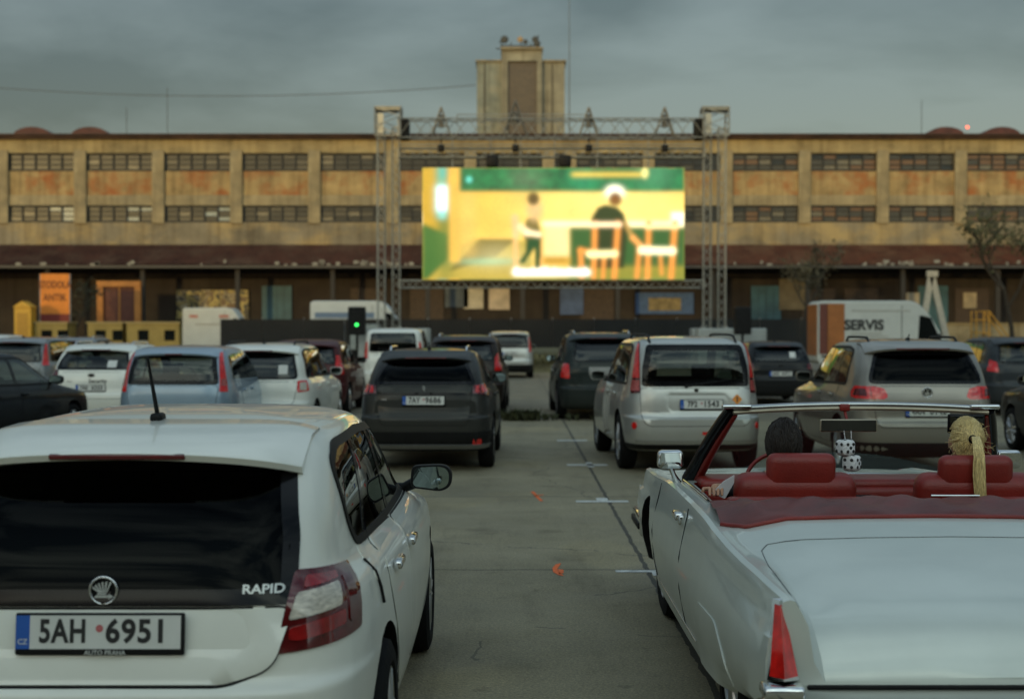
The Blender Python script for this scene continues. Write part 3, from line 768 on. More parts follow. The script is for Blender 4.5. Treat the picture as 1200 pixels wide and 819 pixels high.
# 11 --- row in the middle distance
P = dict(L=4.4, H=1.66, w=.9, zb=1.05, paint=paint('dark_brown', (.03, .022, .017), metal=.4, rough=.28), lod=1, ysl=.42, gy=(.7, .75), rw=.34, wr=.78, rearglass=[(.64, 1.12), (.63, 1.22), (.56, 1.50)], tailgate=[(.55, .65), (.6, .75), (.64, 1.07)],
    plate=None, lamps=[([(.66, .92), (.68, 1.20), (.80, 1.30), (.90, 1.08), (.93, .92)], M['red'])], rails=True, railm=M['chrome'])
car('suv', 'brown car directly behind the dark grey crossover, orange shine along its roof', 'car', -1.02, 29.5, R(-1), P)
P = dict(L=4.38, H=1.82, w=.88, zb=1.10, paint=wht, lod=1, ysl=.20, gy=(.5, .5), rw=.32, wr=.84, wb=.94, rearglass=[(.64, 1.18), (.63, 1.3), (.58, 1.68)], tailgate=[(.58, .6), (.62, .7), (.66, 1.1)], plate=None,
    lamps=[([(.68, 1.0), (.70, 1.45), (.76, 1.45), (.86, 1.2), (.88, 1.0)], M['red'])], spoiler=False)
car('small_van', 'white boxy car below the left screen tower', 'car', -3.15, 37.5, 0, P)
P = dict(L=4.25, H=1.72, w=.88, zb=1.05, paint=slv, lod=1, ysl=.25, gy=(.5, .5), rw=.31, wr=.82, wb=.93, rearglass=[(.66, 1.10), (.65, 1.25), (.60, 1.58)], tailgate=[(.58, .6), (.62, .7), (.66, 1.04)], plate=('2AS 9915', .90),
    lamps=[([(.70, .95), (.71, 1.50), (.78, 1.50), (.88, 1.15), (.90, .95)], M['red'])], cladding=[('bumper', .24, .50, M['black'], .008)])
car('people_carrier', 'silver people carrier alone at the far end of the lane', 'car', -.07, 51.5, R(1), P)
P = dict(L=4.6, H=1.72, w=.92, zb=1.08, paint=paint('dark_green', (.018, .024, .022), metal=.2, rough=.25), lod=1, ysl=.45, gy=(.7, .75), rw=.36, wr=.78, rearglass=[(.60, 1.14), (.59, 1.26), (.54, 1.56)], tailgate=[(.55, .65), (.6, .78), (.64, 1.1)],
    plate=None, lamps=[([(.68, .82), (.70, 1.10), (.92, 1.12), (.97, .84)], M['red'])], rails=True, railm=M['chrome'], extras=[('spare_wheel_cover', [(-.30, .88), (.28, .88), (.28, 1.04), (-.30, 1.04)], mat('dull_silver', (.22, .22, .21), .4, .6))])
car('suv', 'blackish green SUV with chrome roof rails, left of the silver off-roader', 'car', 1.80, 27.6, R(1), P)
P = dict(L=4.3, H=1.50, w=.88, zb=.98, paint=blk, lod=1, ysl=.45, rearglass=[(.62, 1.02), (.61, 1.12), (.55, 1.36)], tailgate=[(.55, .58), (.6, .68), (.64, .98)], plate=('6AD 4471', .74),
    lamps=[([(.62, .84), (.64, .98), (.9, .99), (.95, .86)], M['dred'])], extras=[('paper_note', [(.22, 1.12), (.36, 1.11), (.37, 1.24), (.23, 1.25)], M['plate'])], badges=[('b', badge_oval(.93, .05, .03))], antenna=(0, .9, .06, (0, -.06)))
car('hatchback', 'black hatchback with a paper note in its rear window, right of the silver off-roader', 'car', 6.25, 33., R(0), P)
P = dict(L=4.5, H=1.62, w=.9, zb=1.03, paint=paint('slate', (.035, .04, .044), metal=.4), lod=1, ysl=.42, rearglass=[(.62, 1.08), (.61, 1.2), (.55, 1.46)], tailgate=[(.55, .6), (.6, .7), (.64, 1.04)], plate=None,
    lamps=[([(.64, .90), (.66, 1.10), (.86, 1.16), (.93, .92)], M['red'])], glass=glass('glass_mid', (.45, .50, .46)))
car('suv', 'dark slate car beyond the right side of the beige SUV', 'car', 10.6, 29., R(0), P)
P = dict(L=4.4, H=1.50, w=.88, zb=.98, paint=blk, lod=1, ysl=.5, rearglass=[(.62, 1.02), (.61, 1.12), (.55, 1.36)], tailgate=[(.55, .58), (.6, .68), (.64, .98)], plate=None,
    lamps=[([(.62, .84), (.64, .98), (.9, .99), (.95, .86)], M['red'])])
car('hatchback', 'black car at the right edge with orange glints on its front wing', 'car', 8.2, 17.4, R(0), P)
# ------------------------------------------------------------------ the white convertible
cad = paint('pearl_white', (.63, .67, .61), metal=.28, rough=.38, coat=.7, dirt=.25)
leather = mat('red_leather', (.20, .015, .009), .42, var=.22, scale=5, bump=.12, bscale=120)
bootm = mat('boot_vinyl', (.12, .017, .012), .45, var=.3, scale=4, bump=.25, bscale=9)
CX, CY = 1.84, 4.95
conv = thing('convertible', 'white vintage convertible with burgundy seats, front right, open roof and finned red tail lamp', 'car', (CX, CY, 0), R(.0), 'cars parked for the open-air film')
ST = [ # y, half width, bottom z, fender top z, deck z
    (0.00, .955, .44, .832, .54), (.05, .96, .42, .843, .62), (.12, .97, .40, .850, .70), (.22, .98, .38, .857, .748), (.42, .99, .35, .864, .80), (.65, 1.0, .32, .868, .842),
    (.95, 1.01, .28, .878, .885), (1.27, 1.02, .25, .898, .925), (1.6, 1.02, .23, .915, .94), (2.1, 1.02, .22, .922, .935), (2.7, 1.02, .22, .922, .93), (3.15, 1.02, .22, .915, .925),
    (3.45, 1.02, .23, .898, .905), (3.9, 1.015, .25, .872, .875), (4.4, 1.0, .28, .85, .845), (4.78, .98, .33, .83, .81), (4.92, .965, .38, .80, .77)]
def cad_section(y):
    if y <= ST[0][0]: r = ST[0]
    elif y >= ST[-1][0]: r = ST[-1]
    else:
        i = max(k for k in range(len(ST)) if ST[k][0] <= y); i = min(i, len(ST)-2); a, b = ST[i], ST[i+1]; t = (y-a[0])/(b[0]-a[0]); r = [a[k]+(b[k]-a[k])*t for k in range(5)]
    _, w, zb, zt, zd = r
    zd2 = min(zd, zt)
    pin = .045 if y < .15 else .05
    return [(0, zb), (w*.6, zb), (w-.12, zb), (w-.05, zb+.03), (w-.012, .44 if zb < .40 else zb+.06), (w, .54), (w, .62), (w-.012, .70), (w-.035, zt-.12), (w-.045, zt-.075), (w-.052, zt-.035), (w-.062, zt-.008), (w-.085, zt), (w-.105, zt-.006),
            (w-.105-pin, zt*.70+zd2*.30-.004), (w-.125-pin, zt*.25+zd2*.75), (w-.165-pin, zd2+.002), (w*.62, zd+.010), (w*.35, zd+.018), (0, zd+.022)]
mb = MB(); ys = []
for i in range(len(ST)-1):
    n = max(2, int((ST[i+1][0]-ST[i][0])/.10+.5)); ys += [ST[i][0]+(ST[i+1][0]-ST[i][0])*k/n for k in range(n)]
ys.append(ST[-1][0])
prev = None
for y in ys:
    h = cad_section(y); full = h+[(-x, z) for x, z in h[-2:0:-1]]
    base = len(mb.v); n = len(full); mb.v += [(x, y, z) for x, z in full]
    if prev is None: mb.f.append(list(range(n))[::-1]); mb.mi.append(0)
    else:
        for i in range(n): mb.f.append([prev+i, prev+(i+1) % n, base+(i+1) % n, base+i]); mb.mi.append(0)
    prev = base
mb.f.append([prev+i for i in range(n)]); mb.mi.append(0)
cbody = link('body', mb.mesh('body'), [cad, M['black'], leather], conv)
def cutter(mb, mi):
    me = mb.mesh('cutter'); bm = bmesh.new(); bm.from_mesh(me); bmesh.ops.remove_doubles(bm, verts=bm.verts, dist=1e-4); bmesh.ops.recalc_face_normals(bm, faces=bm.faces[:]); bm.to_mesh(me); bm.free()
    me.polygons.foreach_set('material_index', [mi]*len(me.polygons))
    return link('cutter', me, [cad, M['black'], leather])
c = MB()
for y in (3.85,):
    for sg in (-1, 1):
        n0 = len(c.v); rr = .39; ztop = .355 if y > 2 else .30
        c.lathe([(.70, 0.), (.70, rr), (1.3, rr), (1.3, 0.)], 36, 'x', (0, y, ztop))
        if sg < 0:
            for i in range(n0, len(c.v)): q = c.v[i]; c.v[i] = (-q[0], q[1], q[2])
boolean(cbody, cutter(c, 1))
ck = fillet([(-.85, 1.42), (.85, 1.42), (.83, 3.05), (-.83, 3.05)], .12)
boolean(cbody, cutter(MB().prism(ck, .36, 1.6, 'z'), 2))
shade(cbody.data, 32)
def cad_x(y, z):
    s = cad_section(y); best = 0
    for a, b in zip(s, s[1:]):
        if min(a[1], b[1]) <= z <= max(a[1], b[1]) and a[0] > .5 and abs(a[1]-b[1]) > 1e-6:
            t = (z-a[1])/(b[1]-a[1]); best = max(best, a[0]+(b[0]-a[0])*t)
    return best
def cad_z(x, y):
    s = cad_section(y)[8:]; x = abs(x); best = 0
    for a, b in zip(s, s[1:]):
        if min(a[0], b[0]) <= x <= max(a[0], b[0]) and abs(a[0]-b[0]) > 1e-6:
            t = (x-a[0])/(b[0]-a[0]); best = max(best, a[1]+(b[1]-a[1])*t)
    return best
# boot lid outline
top = lambda x, y: (x, y, cad_z(x, y))
seg = [(-.84, .0), (-.84, .10), (-.838, .3), (-.835, .6), (-.82, .85), (-.78, .95)]
mb = MB(); pts = [(x, y, cad_z(x, y)+.0005) for x, y in seg]+[(x/10, .975, cad_z(x/10, .975)+.0005) for x in range(-7, 8)]+[(-x, y, cad_z(x, y)+.0005) for x, y in seg[::-1]]
dense = []
for a, b in zip(pts, pts[1:]):
    for k in range(4):
        q = Vector(a).lerp(Vector(b), k/4); dense.append((q.x, q.y, cad_z(q.x, q.y)+.001))
mb.tube(dense, .0018, 6).build('boot_lid_gap', mat('gap_grey', (.12, .13, .13), .6), conv, 50)
for sg in (-1, 1):   # tail lamp in the fin end
    xm = sg*.905
    l = MB().add([(sg*.952, -.012, .555), (sg*.838, -.012, .555), (sg*.885, .035, .832), (sg*.925, .035, .832), (sg*.905, -.075, .565), (sg*.905, .008, .828)],
                 [(0, 4, 5, 3), (4, 1, 2, 5), (0, 1, 4), (3, 5, 2), (0, 3, 2, 1)]).build('tail_light', M['chrome'], conv)
    MB().add([(sg*.945, -.024, .572), (sg*.846, -.024, .572), (sg*.889, .018, .815), (sg*.921, .018, .815), (sg*.905, -.088, .576), (sg*.905, -.008, .812)],
             [(0, 4, 5, 3), (4, 1, 2, 5), (0, 1, 4), (3, 5, 2), (0, 3, 2, 1)]).build('lens', M['red'], l)
    mb = MB(); mb.rbox((xm, -.045, .528), (.145, .12, .05), .018, 3); mb.rbox((xm, -.035, .445), (.14, .13, .12), .03, 3)
    mb.build('lamp_bezel', M['chrome'], l, 40)
mb = MB(); mb.rbox((0, -.085, .455), (1.64, .09, .10), .04, 4); mb.rbox((0, -.045, .36), (1.84, .10, .07), .03, 3)
mb.build('rear_bumper', M['chrome'], conv, 40)
mb = MB(); mb.rbox((0, -.005, .528), (1.62, .02, .016), .006, 2); mb.build('boot_trim', M['black'], conv, 40)
mb = MB(); mb.rbox((0, 4.96, .48), (1.84, .12, .16), .05, 4)
for sg in (-1, 1): mb.rbox((sg*.975, 4.66, .48), (.05, .62, .13), .02, 3)
mb.build('front_bumper', M['chrome'], conv, 40)
for sg in (-1, 1):
    MB().rbox((sg*1.002, 4.66, .48), (.02, .50, .045), .009, 2).build('bumper_guard', M['black'], conv, 40)
    mb = MB()
    for dx in (0, .19): mb.lathe([(-.01, .001), (.03, .075), (.0, .09), (-.03, .09)], 20, 'y', (sg*(.58+dx), 4.925, .64))
    mb.build('headlight', M['clear'], conv, 50)
MB().rbox((0, 4.925, .64), (.95, .03, .2), .01, 2).build('grille', M['chrome'], conv, 40)
# side sculpture: door gap, handle, lower trim
for sg in (-1, 1):
    MB().tube([(sg*(cad_x(y, z)+.000), y, z) for y, z in ((2.06, .89), (2.06, .80), (2.06, .65), (2.05, .5), (2.02, .34))], .0045, 6).build('door_gap', M['black'], conv)
    MB().tube([(sg*cad_x(y, z), y, z) for y, z in ((3.34, .88), (3.35, .75), (3.36, .6), (3.36, .45), (3.36, .34))], .0045, 6).build('door_gap', M['black'], conv)
    mb = MB(); x = cad_x(2.22, .82)
    mb.rbox((sg*(x+.022), 2.23, .838), (.045, .16, .04), .012, 3); mb.rbox((sg*(x+.012), 2.16, .823), (.03, .05, .05), .01, 3); mb.lathe([(-.005, .016), (.012, .014), (.014, .001)], 14, 'x', (sg*(x-.002), 2.2, .755))
    mb.build('door_handle', M['chrome'], conv, 50)
    MB().tube([(sg*(cad_x(y, .335)+.004), y, .335) for y in [1.60+.1*k for k in range(18)]], .004, 8).build('sill_trim', M['chrome'], conv, 60)
    patch('fender_skirt', fillet([(.68, .285), (1.54, .265), (1.52, .44), (1.34, .58), (.86, .58), (.70, .45)], .08), lambda y, z, s=sg: (s*(cad_x(y, max(z, .30))+.001), y, z), cad, conv, off=.004, depth=.01, step=.08, ctr=(0, 2, .5))
add_wheels(conv, .93, (1.10, 3.85), .355, .22, 'ten')
# chrome belt moulding along the cockpit side
for sg in (-1, 1):
    MB().tube([(sg*.865, y, cad_z(.865, y)+.006) for y in [2.1+.1*k for k in range(11)]], .011, 8).build('belt_moulding', M['chrome'], conv, 60)
# windscreen frame
zt = 1.345; HW = .69
mb = MB(); hp = []
for i in range(15):
    x = -HW+2*HW*i/14; hp.append((x, 2.74+.07*(1-(x/HW)**2), zt+.020*(1-(x/HW)**2)))
mb.tube(hp, .017, 10); fr = mb.build('windscreen_frame', mat('old_chrome', (.42, .43, .43), .14, 1.), conv, 60, (.045, 0, 0))
MB().tube([(x, y-.012, z-.020) for x, y, z in hp], .012, 8).build('header_rail', mat('champagne', (.42, .36, .26), .3, .6), fr, 60)
for sg in (-1, 1):
    a, b = Vector((sg*(HW+.005), 2.75, zt-.005)), Vector((sg*.865, 3.20, .91)); mb = MB()
    mb.tube([a.lerp(b, t)+Vector((0, .0, .02*math.sin(PI*t))) for t in (0, .15, .4, .7, 1)], [.034, .040, .042, .044, .050], 10); mb.build('windscreen_pillar', M['gloss'], fr, 50)
    mb = MB(); o_ = Vector((-sg*.026, -.03, -.004)); mb.tube([a.lerp(b, t)+o_+Vector((0, 0, .018*math.sin(PI*t))) for t in (.06, .3, .6, 1)], [.018, .024, .028, .034], 8); mb.build('pillar_lining', leather, fr, 50)
    MB().rbox((sg*(HW-.02), 2.735, zt+.012), (.16, .045, .026), .010, 3, rx=0).build('header_latch', M['chrome'], fr, 50)
mb = MB(); N = 16; v = []
for i in range(N+1):
    t = -1+2*i/N; v += [(t*(HW-.01), 2.755+.07*(1-t*t), zt-.03+.015*(1-t*t)), (t*.80, 3.17+.17*(1-t*t), .93)]
mb.add(v, [(2*i, 2*i+1, 2*i+3, 2*i+2) for i in range(N)]); mb.build('windscreen', glass('glass_screen', (.84, .88, .85), .03), fr, 60)
MB().tube([(t*.80/8, 3.16+.17*(1-(t/8)**2), .928) for t in range(-8, 9)], .013, 8).build('cowl_moulding', M['chrome'], conv, 60)
# rear-view mirror and visor
o = MB().rbox((-.025, 2.72, 1.257), (.31, .022, .070), .0105, 3).build('rear_view_mirror', mat('champagne', (.42, .36, .26), .3, .6), conv, 50)
MB().rbox((-.025, 2.7085, 1.257), (.296, .002, .058), .0009, 1).build('mirror_glass', mat('mirror_dark', (.10, .10, .10), .03, 1.), o)
MB().tube([(-.025, 2.74, 1.275), (-.03, 2.80, 1.345)], .009, 8).build('mirror_stem', leather, o, 60)
MB().rbox((-.03, 2.785, 1.350), (.055, .03, .04), .008, 2).build('mirror_mount', leather, o, 60)
o = MB().rbox((.61, 2.72, 1.268), (.20, .018, .105), .008, 3, rx=.1).build('sun_visor', M['gloss'], conv, 50)
MB().rbox((.61, 2.709, 1.268), (.18, .004, .085), .0015, 2, rx=.1).build('vanity_mirror', M['g_opaque'], o, 50)
# side mirrors
for sg in (-1, 1):
    mb = MB(); mb.rbox((sg*.95, 3.05, 1.045), (.145, .075, .105), .028, 4); mb.tube([(sg*.95, 3.06, 1.01), (sg*.925, 3.10, .955), (sg*.90, 3.12, .90)], [.016, .014, .026], 10)
    o = mb.build('wing_mirror', M['chrome'], conv, 50)
    MB().rbox((sg*.95, 3.010, 1.047), (.118, .004, .082), .0018, 2, rx=.30).build('mirror_glass', mat('bright_mirror', (.9, .9, .88), .03, 1.), o)
# dashboard and cockpit
mb = MB(); mb.rbox((0, 3.04, .915), (1.60, .34, .07), .03, 3); mb.rbox((0, 2.90, .85), (1.56, .12, .12), .03, 3)
da = mb.build('dashboard', leather, conv, 50)
MB().rbox((-.40, 2.835, .855), (.44, .02, .085), .008, 2).build('instrument_panel', M['gloss'], da, 50)
MB().rbox((.02, 2.83, .80), (.24, .05, .14), .01, 2).build('radio_panel', M['gloss'], da, 50)
mb = MB(); mb.lathe([(0, .188), (.012, .197), (0, .21), (-.012, .197), (0, .188)], 36, 'y'); mb.tube([(-.19, 0, 0), (0, .05, -.02), (.19, 0, 0)], .014, 8); mb.lathe([(-.005, .001), (-.005, .05), (.06, .04)], 16, 'y'); mb.tube([(0, .05, 0), (0, .34, -.05)], .025, 10)
mb.build('steering_wheel', leather, conv, 50, (-.40, 2.62, .93), (-.45, 0, 0))
def seatset(x, wd):
    o = MB().rbox((x, 2.32, .74), (wd, .17, .62), .07, 4, rx=.16).build('seat', leather, conv, 50)
    MB().rbox((x, 2.55, .42), (wd, .52, .16), .06, 4).build('seat_cushion', leather, o, 50)
    return o
so = seatset(-.40, .62); rbox('headrest', (-.377, 2.25, 1.05), (.35, .10, .20), .045, leather, so, seg=4, rx=.10)
so = seatset(.52, .62); rbox('headrest', (.506, 2.25, 1.045), (.375, .10, .19), .045, leather, so, seg=4, rx=.10)
rbox('bench_seat', (0, 1.78, .70), (1.52, .16, .42), .07, leather, conv, seg=4, rx=.18)
rbox('bench_cushion', (0, 2.0, .46), (1.52, .42, .14), .05, leather, conv, seg=3)
MB().tube([(.24, 2.10, .95), (.48, 2.10, .95)], .007, 8).build('seat_rail', M['chrome'], conv, 60)
rbox('seat_shelf', (-.33, 2.03, .925), (.90, .12, .05), .02, leather, conv)
rbox('seat_shelf', (.72, 2.03, .925), (.34, .12, .05), .02, leather, conv)
for sg in (-1, 1): rbox('door_lining', (sg*.84, 2.45, .76), (.05, 1.3, .30), .02, leather, conv)
# folded-roof boot, puffed and creased
NX, NY = 60, 22; v = []; rng = random.Random(3)
for j in range(NY+1):
    for i in range(NX+1):
        s_ = -1+2*i/NX; t = j/NY
        hw = .905-.06*t**2
        x = s_*hw
        side = max(0, (abs(s_)-.80)/.20)
        yfr = 1.90+.30*side**.8; ybk = 1.30+.10*max(0, abs(s_)-.9)/.1
        y = ybk+(yfr-ybk)*t
        pf = math.sin(PI*min(1, t*1.12))**.55 if t < .9 else max(.0, math.sin(PI*min(1, t*1.12)))**.55
        z0 = cad_z(min(abs(x), .88), y)
        z = z0+.002+.034*pf*(1-.2*abs(s_)**4)
        z += pf*(.010*math.sin(x*14+y*9)+.007*math.sin(x*31-y*22+1.)+.034*math.exp(-((abs(s_)-.84)/.09)**2)*math.sin(PI*t))
        if t > .93: z -= .10*(t-.93)/.07
        v.append((x, y, z))
fs = [(j*(NX+1)+i, j*(NX+1)+i+1, (j+1)*(NX+1)+i+1, (j+1)*(NX+1)+i) for j in range(NY) for i in range(NX)]
bt = MB().add(v, fs).build('roof_boot', bootm, conv, 60)
MB().tube([(v[i][0], v[i][1]-.004, v[i][2]+.004) for i in range(NX+1)], .011, 8).build('boot_piping', leather, bt, 60)

# ------------------------------------------------------------------ people in the convertible
skin = mat('skin', (.42, .22, .13), .5, var=.1)
def skin_body(name, joints, edges, m, loc, parent=None, sub=2):
    me = bpy.data.meshes.new(name); me.from_pydata([j[:3] for j in joints], edges, []); o = link(name, me, None)
    o.modifiers.new('skin', 'SKIN').use_smooth_shade = True
    for i, j in enumerate(joints):
        sv = me.skin_vertices[0].data[i]; r = j[3]; sv.radius = (r if isinstance(r, tuple) else (r, r)); sv.use_root = (i == 0)
    s = o.modifiers.new('sub', 'SUBSURF'); s.levels = s.render_levels = sub
    dg = bpy.context.evaluated_depsgraph_get(); dg.update()
    nm = bpy.data.meshes.new_from_object(o.evaluated_get(dg)); o.modifiers.clear(); o.data = nm; nm.materials.clear()
    for x in m: nm.materials.append(x)
    shade(nm, 80); o.parent = parent; o.location = loc
    return o
def head_verts(c, s=1.):
    """ellipsoid head with brow, nose, chin and ears, facing +y"""
    bm = bmesh.new(); bmesh.ops.create_uvsphere(bm, u_segments=28, v_segments=20, radius=1.)
    for q in bm.verts:
        x, y, z = q.co
        X_, Y_, Z_ = x*.077, y*.098, z*.118
        if z < -.2: X_ *= 1+.28*(z+.2); Y_ = Y_*(1+.15*(z+.2))+.018*max(0, -z-.2)
        if y > .5:
            Y_ += .020*math.exp(-((x/.16)**2))*math.exp(-(((z+.12)/.20)**2))
            Y_ -= .010*math.exp(-(((abs(x)-.42)/.16)**2))*math.exp(-(((z-.08)/.10)**2))
            Y_ += .006*math.exp(-(x/.3)**2)*math.exp(-(((z+.48)/.07)**2))
        if abs(x) > .92 and abs(z) < .25: X_ *= 1.16
        q.co = Vector((X_*s+c[0], Y_*s+c[1], Z_*s+c[2]))
    bm.verts.index_update(); vs = [tuple(q.co) for q in bm.verts]; fs = [[q.index for q in f.verts] for f in bm.faces]; bm.free()
    return vs, fs
def join_body(name, skinobj, head, root_label):
    mb = MB(); me = skinobj.data
    return mb
def hand_chain(mb_o, base, dirs, m, parent): pass
def person(label, x, y, zseat, hair, shirt, arm, head_c, base=None, group=None):
    """seated figure: pelvis on the cushion, legs forward, arms posed; one body surface"""
    base = base or (CX, CY, 0)
    J = [(0, 0, zseat+.10, (.15, .11)), (0, -.04, zseat+.28, (.14, .10)), (0, -.07, zseat+.46, (.17, .11)), (0, -.06, zseat+.56, (.10, .08)), (0, -.03, zseat+.62, (.052, .052)), (head_c[0]-x, head_c[1]-y-.01, head_c[2]-.06, (.055, .065)),
         (-.17, -.06, zseat+.53, .058), (.17, -.06, zseat+.53, .058)]
    E = [(0, 1), (1, 2), (2, 3), (3, 4), (4, 5), (3, 6), (3, 7)]
    for sg in (-1, 1):
        k = len(J); J += [(sg*.10, .08, zseat+.09, .085), (sg*.14, .44, zseat+.13, .065), (sg*.15, .62, zseat-.02, .045), (sg*.15, .74, zseat-.05, .04)]; E += [(0, k), (k, k+1), (k+1, k+2), (k+2, k+3)]
    for (sh, pts) in arm:
        k = len(J); J += [tuple(p) for p in pts]; E += [(sh, k)]+[(k+i, k+i+1) for i in range(len(pts)-1)]
    b = skin_body('person', J, E, [shirt, skin], (0, 0, 0))
    # head joined into the same mesh
    me = b.data; vs, fs = head_verts((head_c[0]-x, head_c[1]-y, head_c[2]))
    bm = bmesh.new(); bm.from_mesh(me)
    for f in bm.faces: f.material_index = 0
    zn = zseat+.60
    hands = [Vector(p[-1][:3]) for _, p in arm]; el = [Vector(p[0][:3]) for _, p in arm]
    for f in bm.faces:
        c_ = f.calc_center_median()
        if c_.z > zn or any((c_-h).length < .20 for h in hands): f.material_index = 1
    nv = [bm.verts.new(q) for q in vs]; bm.verts.ensure_lookup_table()
    for f in fs:
        g = bm.faces.new([nv[i] for i in f]); g.material_index = 1; g.smooth = True
    bm.to_mesh(me); bm.free()
    b.location = (x+base[0], y+base[1], base[2]); tag(b, label, 'person', group)
    # fingers
    for (sh, pts), h in zip(arm, hands):
        d = (h-Vector(pts[-2][:3])).normalized(); up = Vector((0, 0, 1)); sd = d.cross(up).normalized()
        for i in range(4):
            o_ = sd*(.03-.02*i); L_ = (.066, .078, .072, .055)[i]
            mb = MB(); p0 = h+o_; mb.tube([p0, p0+d*L_*.45+up*.004, p0+d*L_*.8-up*.012, p0+d*L_-up*.03], [.0095, .009, .008, .006], 8); mb.build('finger', skin, b, 60)
        mb = MB(); p0 = h-d*.03+sd*.03; mb.tube([p0, p0+sd*.03+d*.02, p0+sd*.035+d*.045-up*.01], [.012, .010, .008], 8); mb.build('thumb', skin, b, 60)
    return b
hd = Vector((-.43, 2.43, 1.18)); hp_ = Vector((.515, 2.42, 1.185))
drv = person('dark-haired driver at the wheel of the white convertible, holding white paper', -.42, 2.47, .44, None, mat('dark_shirt', (.02, .02, .025), .9),
    [(6, [(-.28, .02, .93, .042), (-.36, -.10, .95, .036), (-.385, -.19, .965, .028), (-.39, -.235, .968, .026)]), (7, [(.27, .10, .93, .042), (.16, .28, .90, .035), (.10, .36, .97, .027)])], hd)
psn = person('passenger with a long blonde ponytail in the right seat of the white convertible', .52, 2.46, .43, None, mat('grey_top', (.12, .11, .11), .9),
    [(6, [(-.23, .06, .88, .038), (-.16, .26, .80, .032), (-.10, .34, .80, .025)]), (7, [(.23, .06, .88, .038), (.16, .26, .80, .032), (.10, .34, .80, .025)])], hp_)
dark_hair = mat('dark_hair', (.016, .009, .005), .6, var=.6, scale=40, stretch=(6, 6, 1))
blonde = mat('blonde_hair', (.72, .50, .22), .45, var=.6, scale=30, stretch=(8, 8, 1))
def strands(name, c, n, m, parent, seed, cap, length, r0, ponytail=None):
    """hair as many thin locks lying over the skull"""
    rg = random.Random(seed); mb = MB()
    bm = bmesh.new(); bmesh.ops.create_uvsphere(bm, u_segments=28, v_segments=18, radius=1.)
    vs = []
    for q in bm.verts: vs.append((q.co.x*.083+c[0], q.co.y*.103+c[1]-.006, q.co.z*.122+c[2]+.006))
    bm.faces.ensure_lookup_table(); bm.verts.index_update()
    fs = [[q.index for q in f.verts] for f in bm.faces if cap(f.calc_center_median())]; bm.free(); mb.add(vs, fs)
    for _ in range(n):
        th = rg.uniform(0, 2*PI); ph = math.acos(rg.uniform(-.75, 1)); d = Vector((math.sin(ph)*math.cos(th), math.sin(ph)*math.sin(th), math.cos(ph)))
        if not cap(d): continue
        pts = []; p = d.copy()
        for k in range(5):
            if ponytail is None:
                t = Vector((p.x*.5+rg.uniform(-.75, .75), p.y*.4-.35+rg.uniform(-.5, .5), -1.)); 
            else: t = (ponytail-p)
            t -= p*t.dot(p); 
            if t.length > .05: p = (p+t.normalized()*length*(1 if ponytail is None else min(1, t.length*2))).normalized()
            e = 1.03+rg.uniform(0, .07)*(k*.4+.3 if ponytail is None else 1.1)
            pts.append((p.x*.085*e+c[0], p.y*.105*e+c[1]-.006, p.z*.124*e+c[2]+.006))
        mb.tube(pts, [r0, r0, r0*.9, r0*.7, r0*.3], 5)
    return mb.build(name, m, parent, 70)
off = Vector((-CX-0, 0, 0))
def local(p, o): return Vector((p.x-o[0], p.y-o[1], p.z))
strands('hair', local(hd, (-.42, 2.47)), 2200, dark_hair, drv, 5, lambda d: d.z > (.30 if d.y > .25 else (-.05 if d.y > -.25 else -.55)), .15, .0024)
cp = local(hp_, (.52, 2.46)); tail = Vector((0, -.93, .25)).normalized()
strands('hair', cp, 1800, blonde, psn, 9, lambda d: d.z > (.35 if d.y > .3 else (-.05 if d.y > -.3 else -.5)), .30, .0016, tail)
rg = random.Random(4); mb = MB(); t0 = Vector((cp.x-.004, cp.y-.116, cp.z+.030))
for k in range(300):
    a = rg.uniform(0, 2*PI); q = rg.random()**.5; ln = rg.uniform(.28, .345); wob = rg.uniform(-.012, .012)
    pts = []
    for i in range(10):
        t = i/9; sp = .010+.017*math.sin(PI*min(1, t*.8+.1)); pts.append((t0.x+math.cos(a)*q*sp-.012*math.sin(PI*t)+.004*t+wob*t, t0.y-.135*min(1, t*3.2)**.8+math.sin(a)*q*sp*.5, t0.z-ln*max(0, t-.12)/.88+.020*math.sin(PI*min(1, t*3))))
    mb.tube(pts, [.0018, .002, .002, .002, .002, .002, .002, .0018, .0014, .0006], 5)
for k in range(70):
    a = rg.uniform(0, 2*PI); u = Vector((math.cos(a)*.088, -.02-.07*rg.random(), math.sin(a)*.115)); p0 = cp+u; w1 = Vector((rg.uniform(-.03, .03), rg.uniform(-.03, .0), rg.uniform(-.05, .02)))
    mb.tube([p0*1., p0+u*.12+w1*.3, p0+u*.16+w1], [.0011, .0009, .0005], 4)
mb.build('ponytail', blonde, psn, 70)
MB().tube([(t0.x+.017*math.cos(t*PI/8), t0.y-.004, t0.z+.017*math.sin(t*PI/8)) for t in range(16)], .006, 8, closed=True).build('hair_tie', M['black'], psn, 60)
tag(MB().prism([(-.05, -.045), (.04, -.06), (.06, .03), (.045, .07), (-.005, .03)], -.001, .001, 'y').build('paper_sheet', mat('paper', (.72, .72, .74), .7), None, None, (CX-.78, CY+2.2, .985), (.3, .2, .5)), 'folded white paper held in the driver\'s left hand', 'paper')
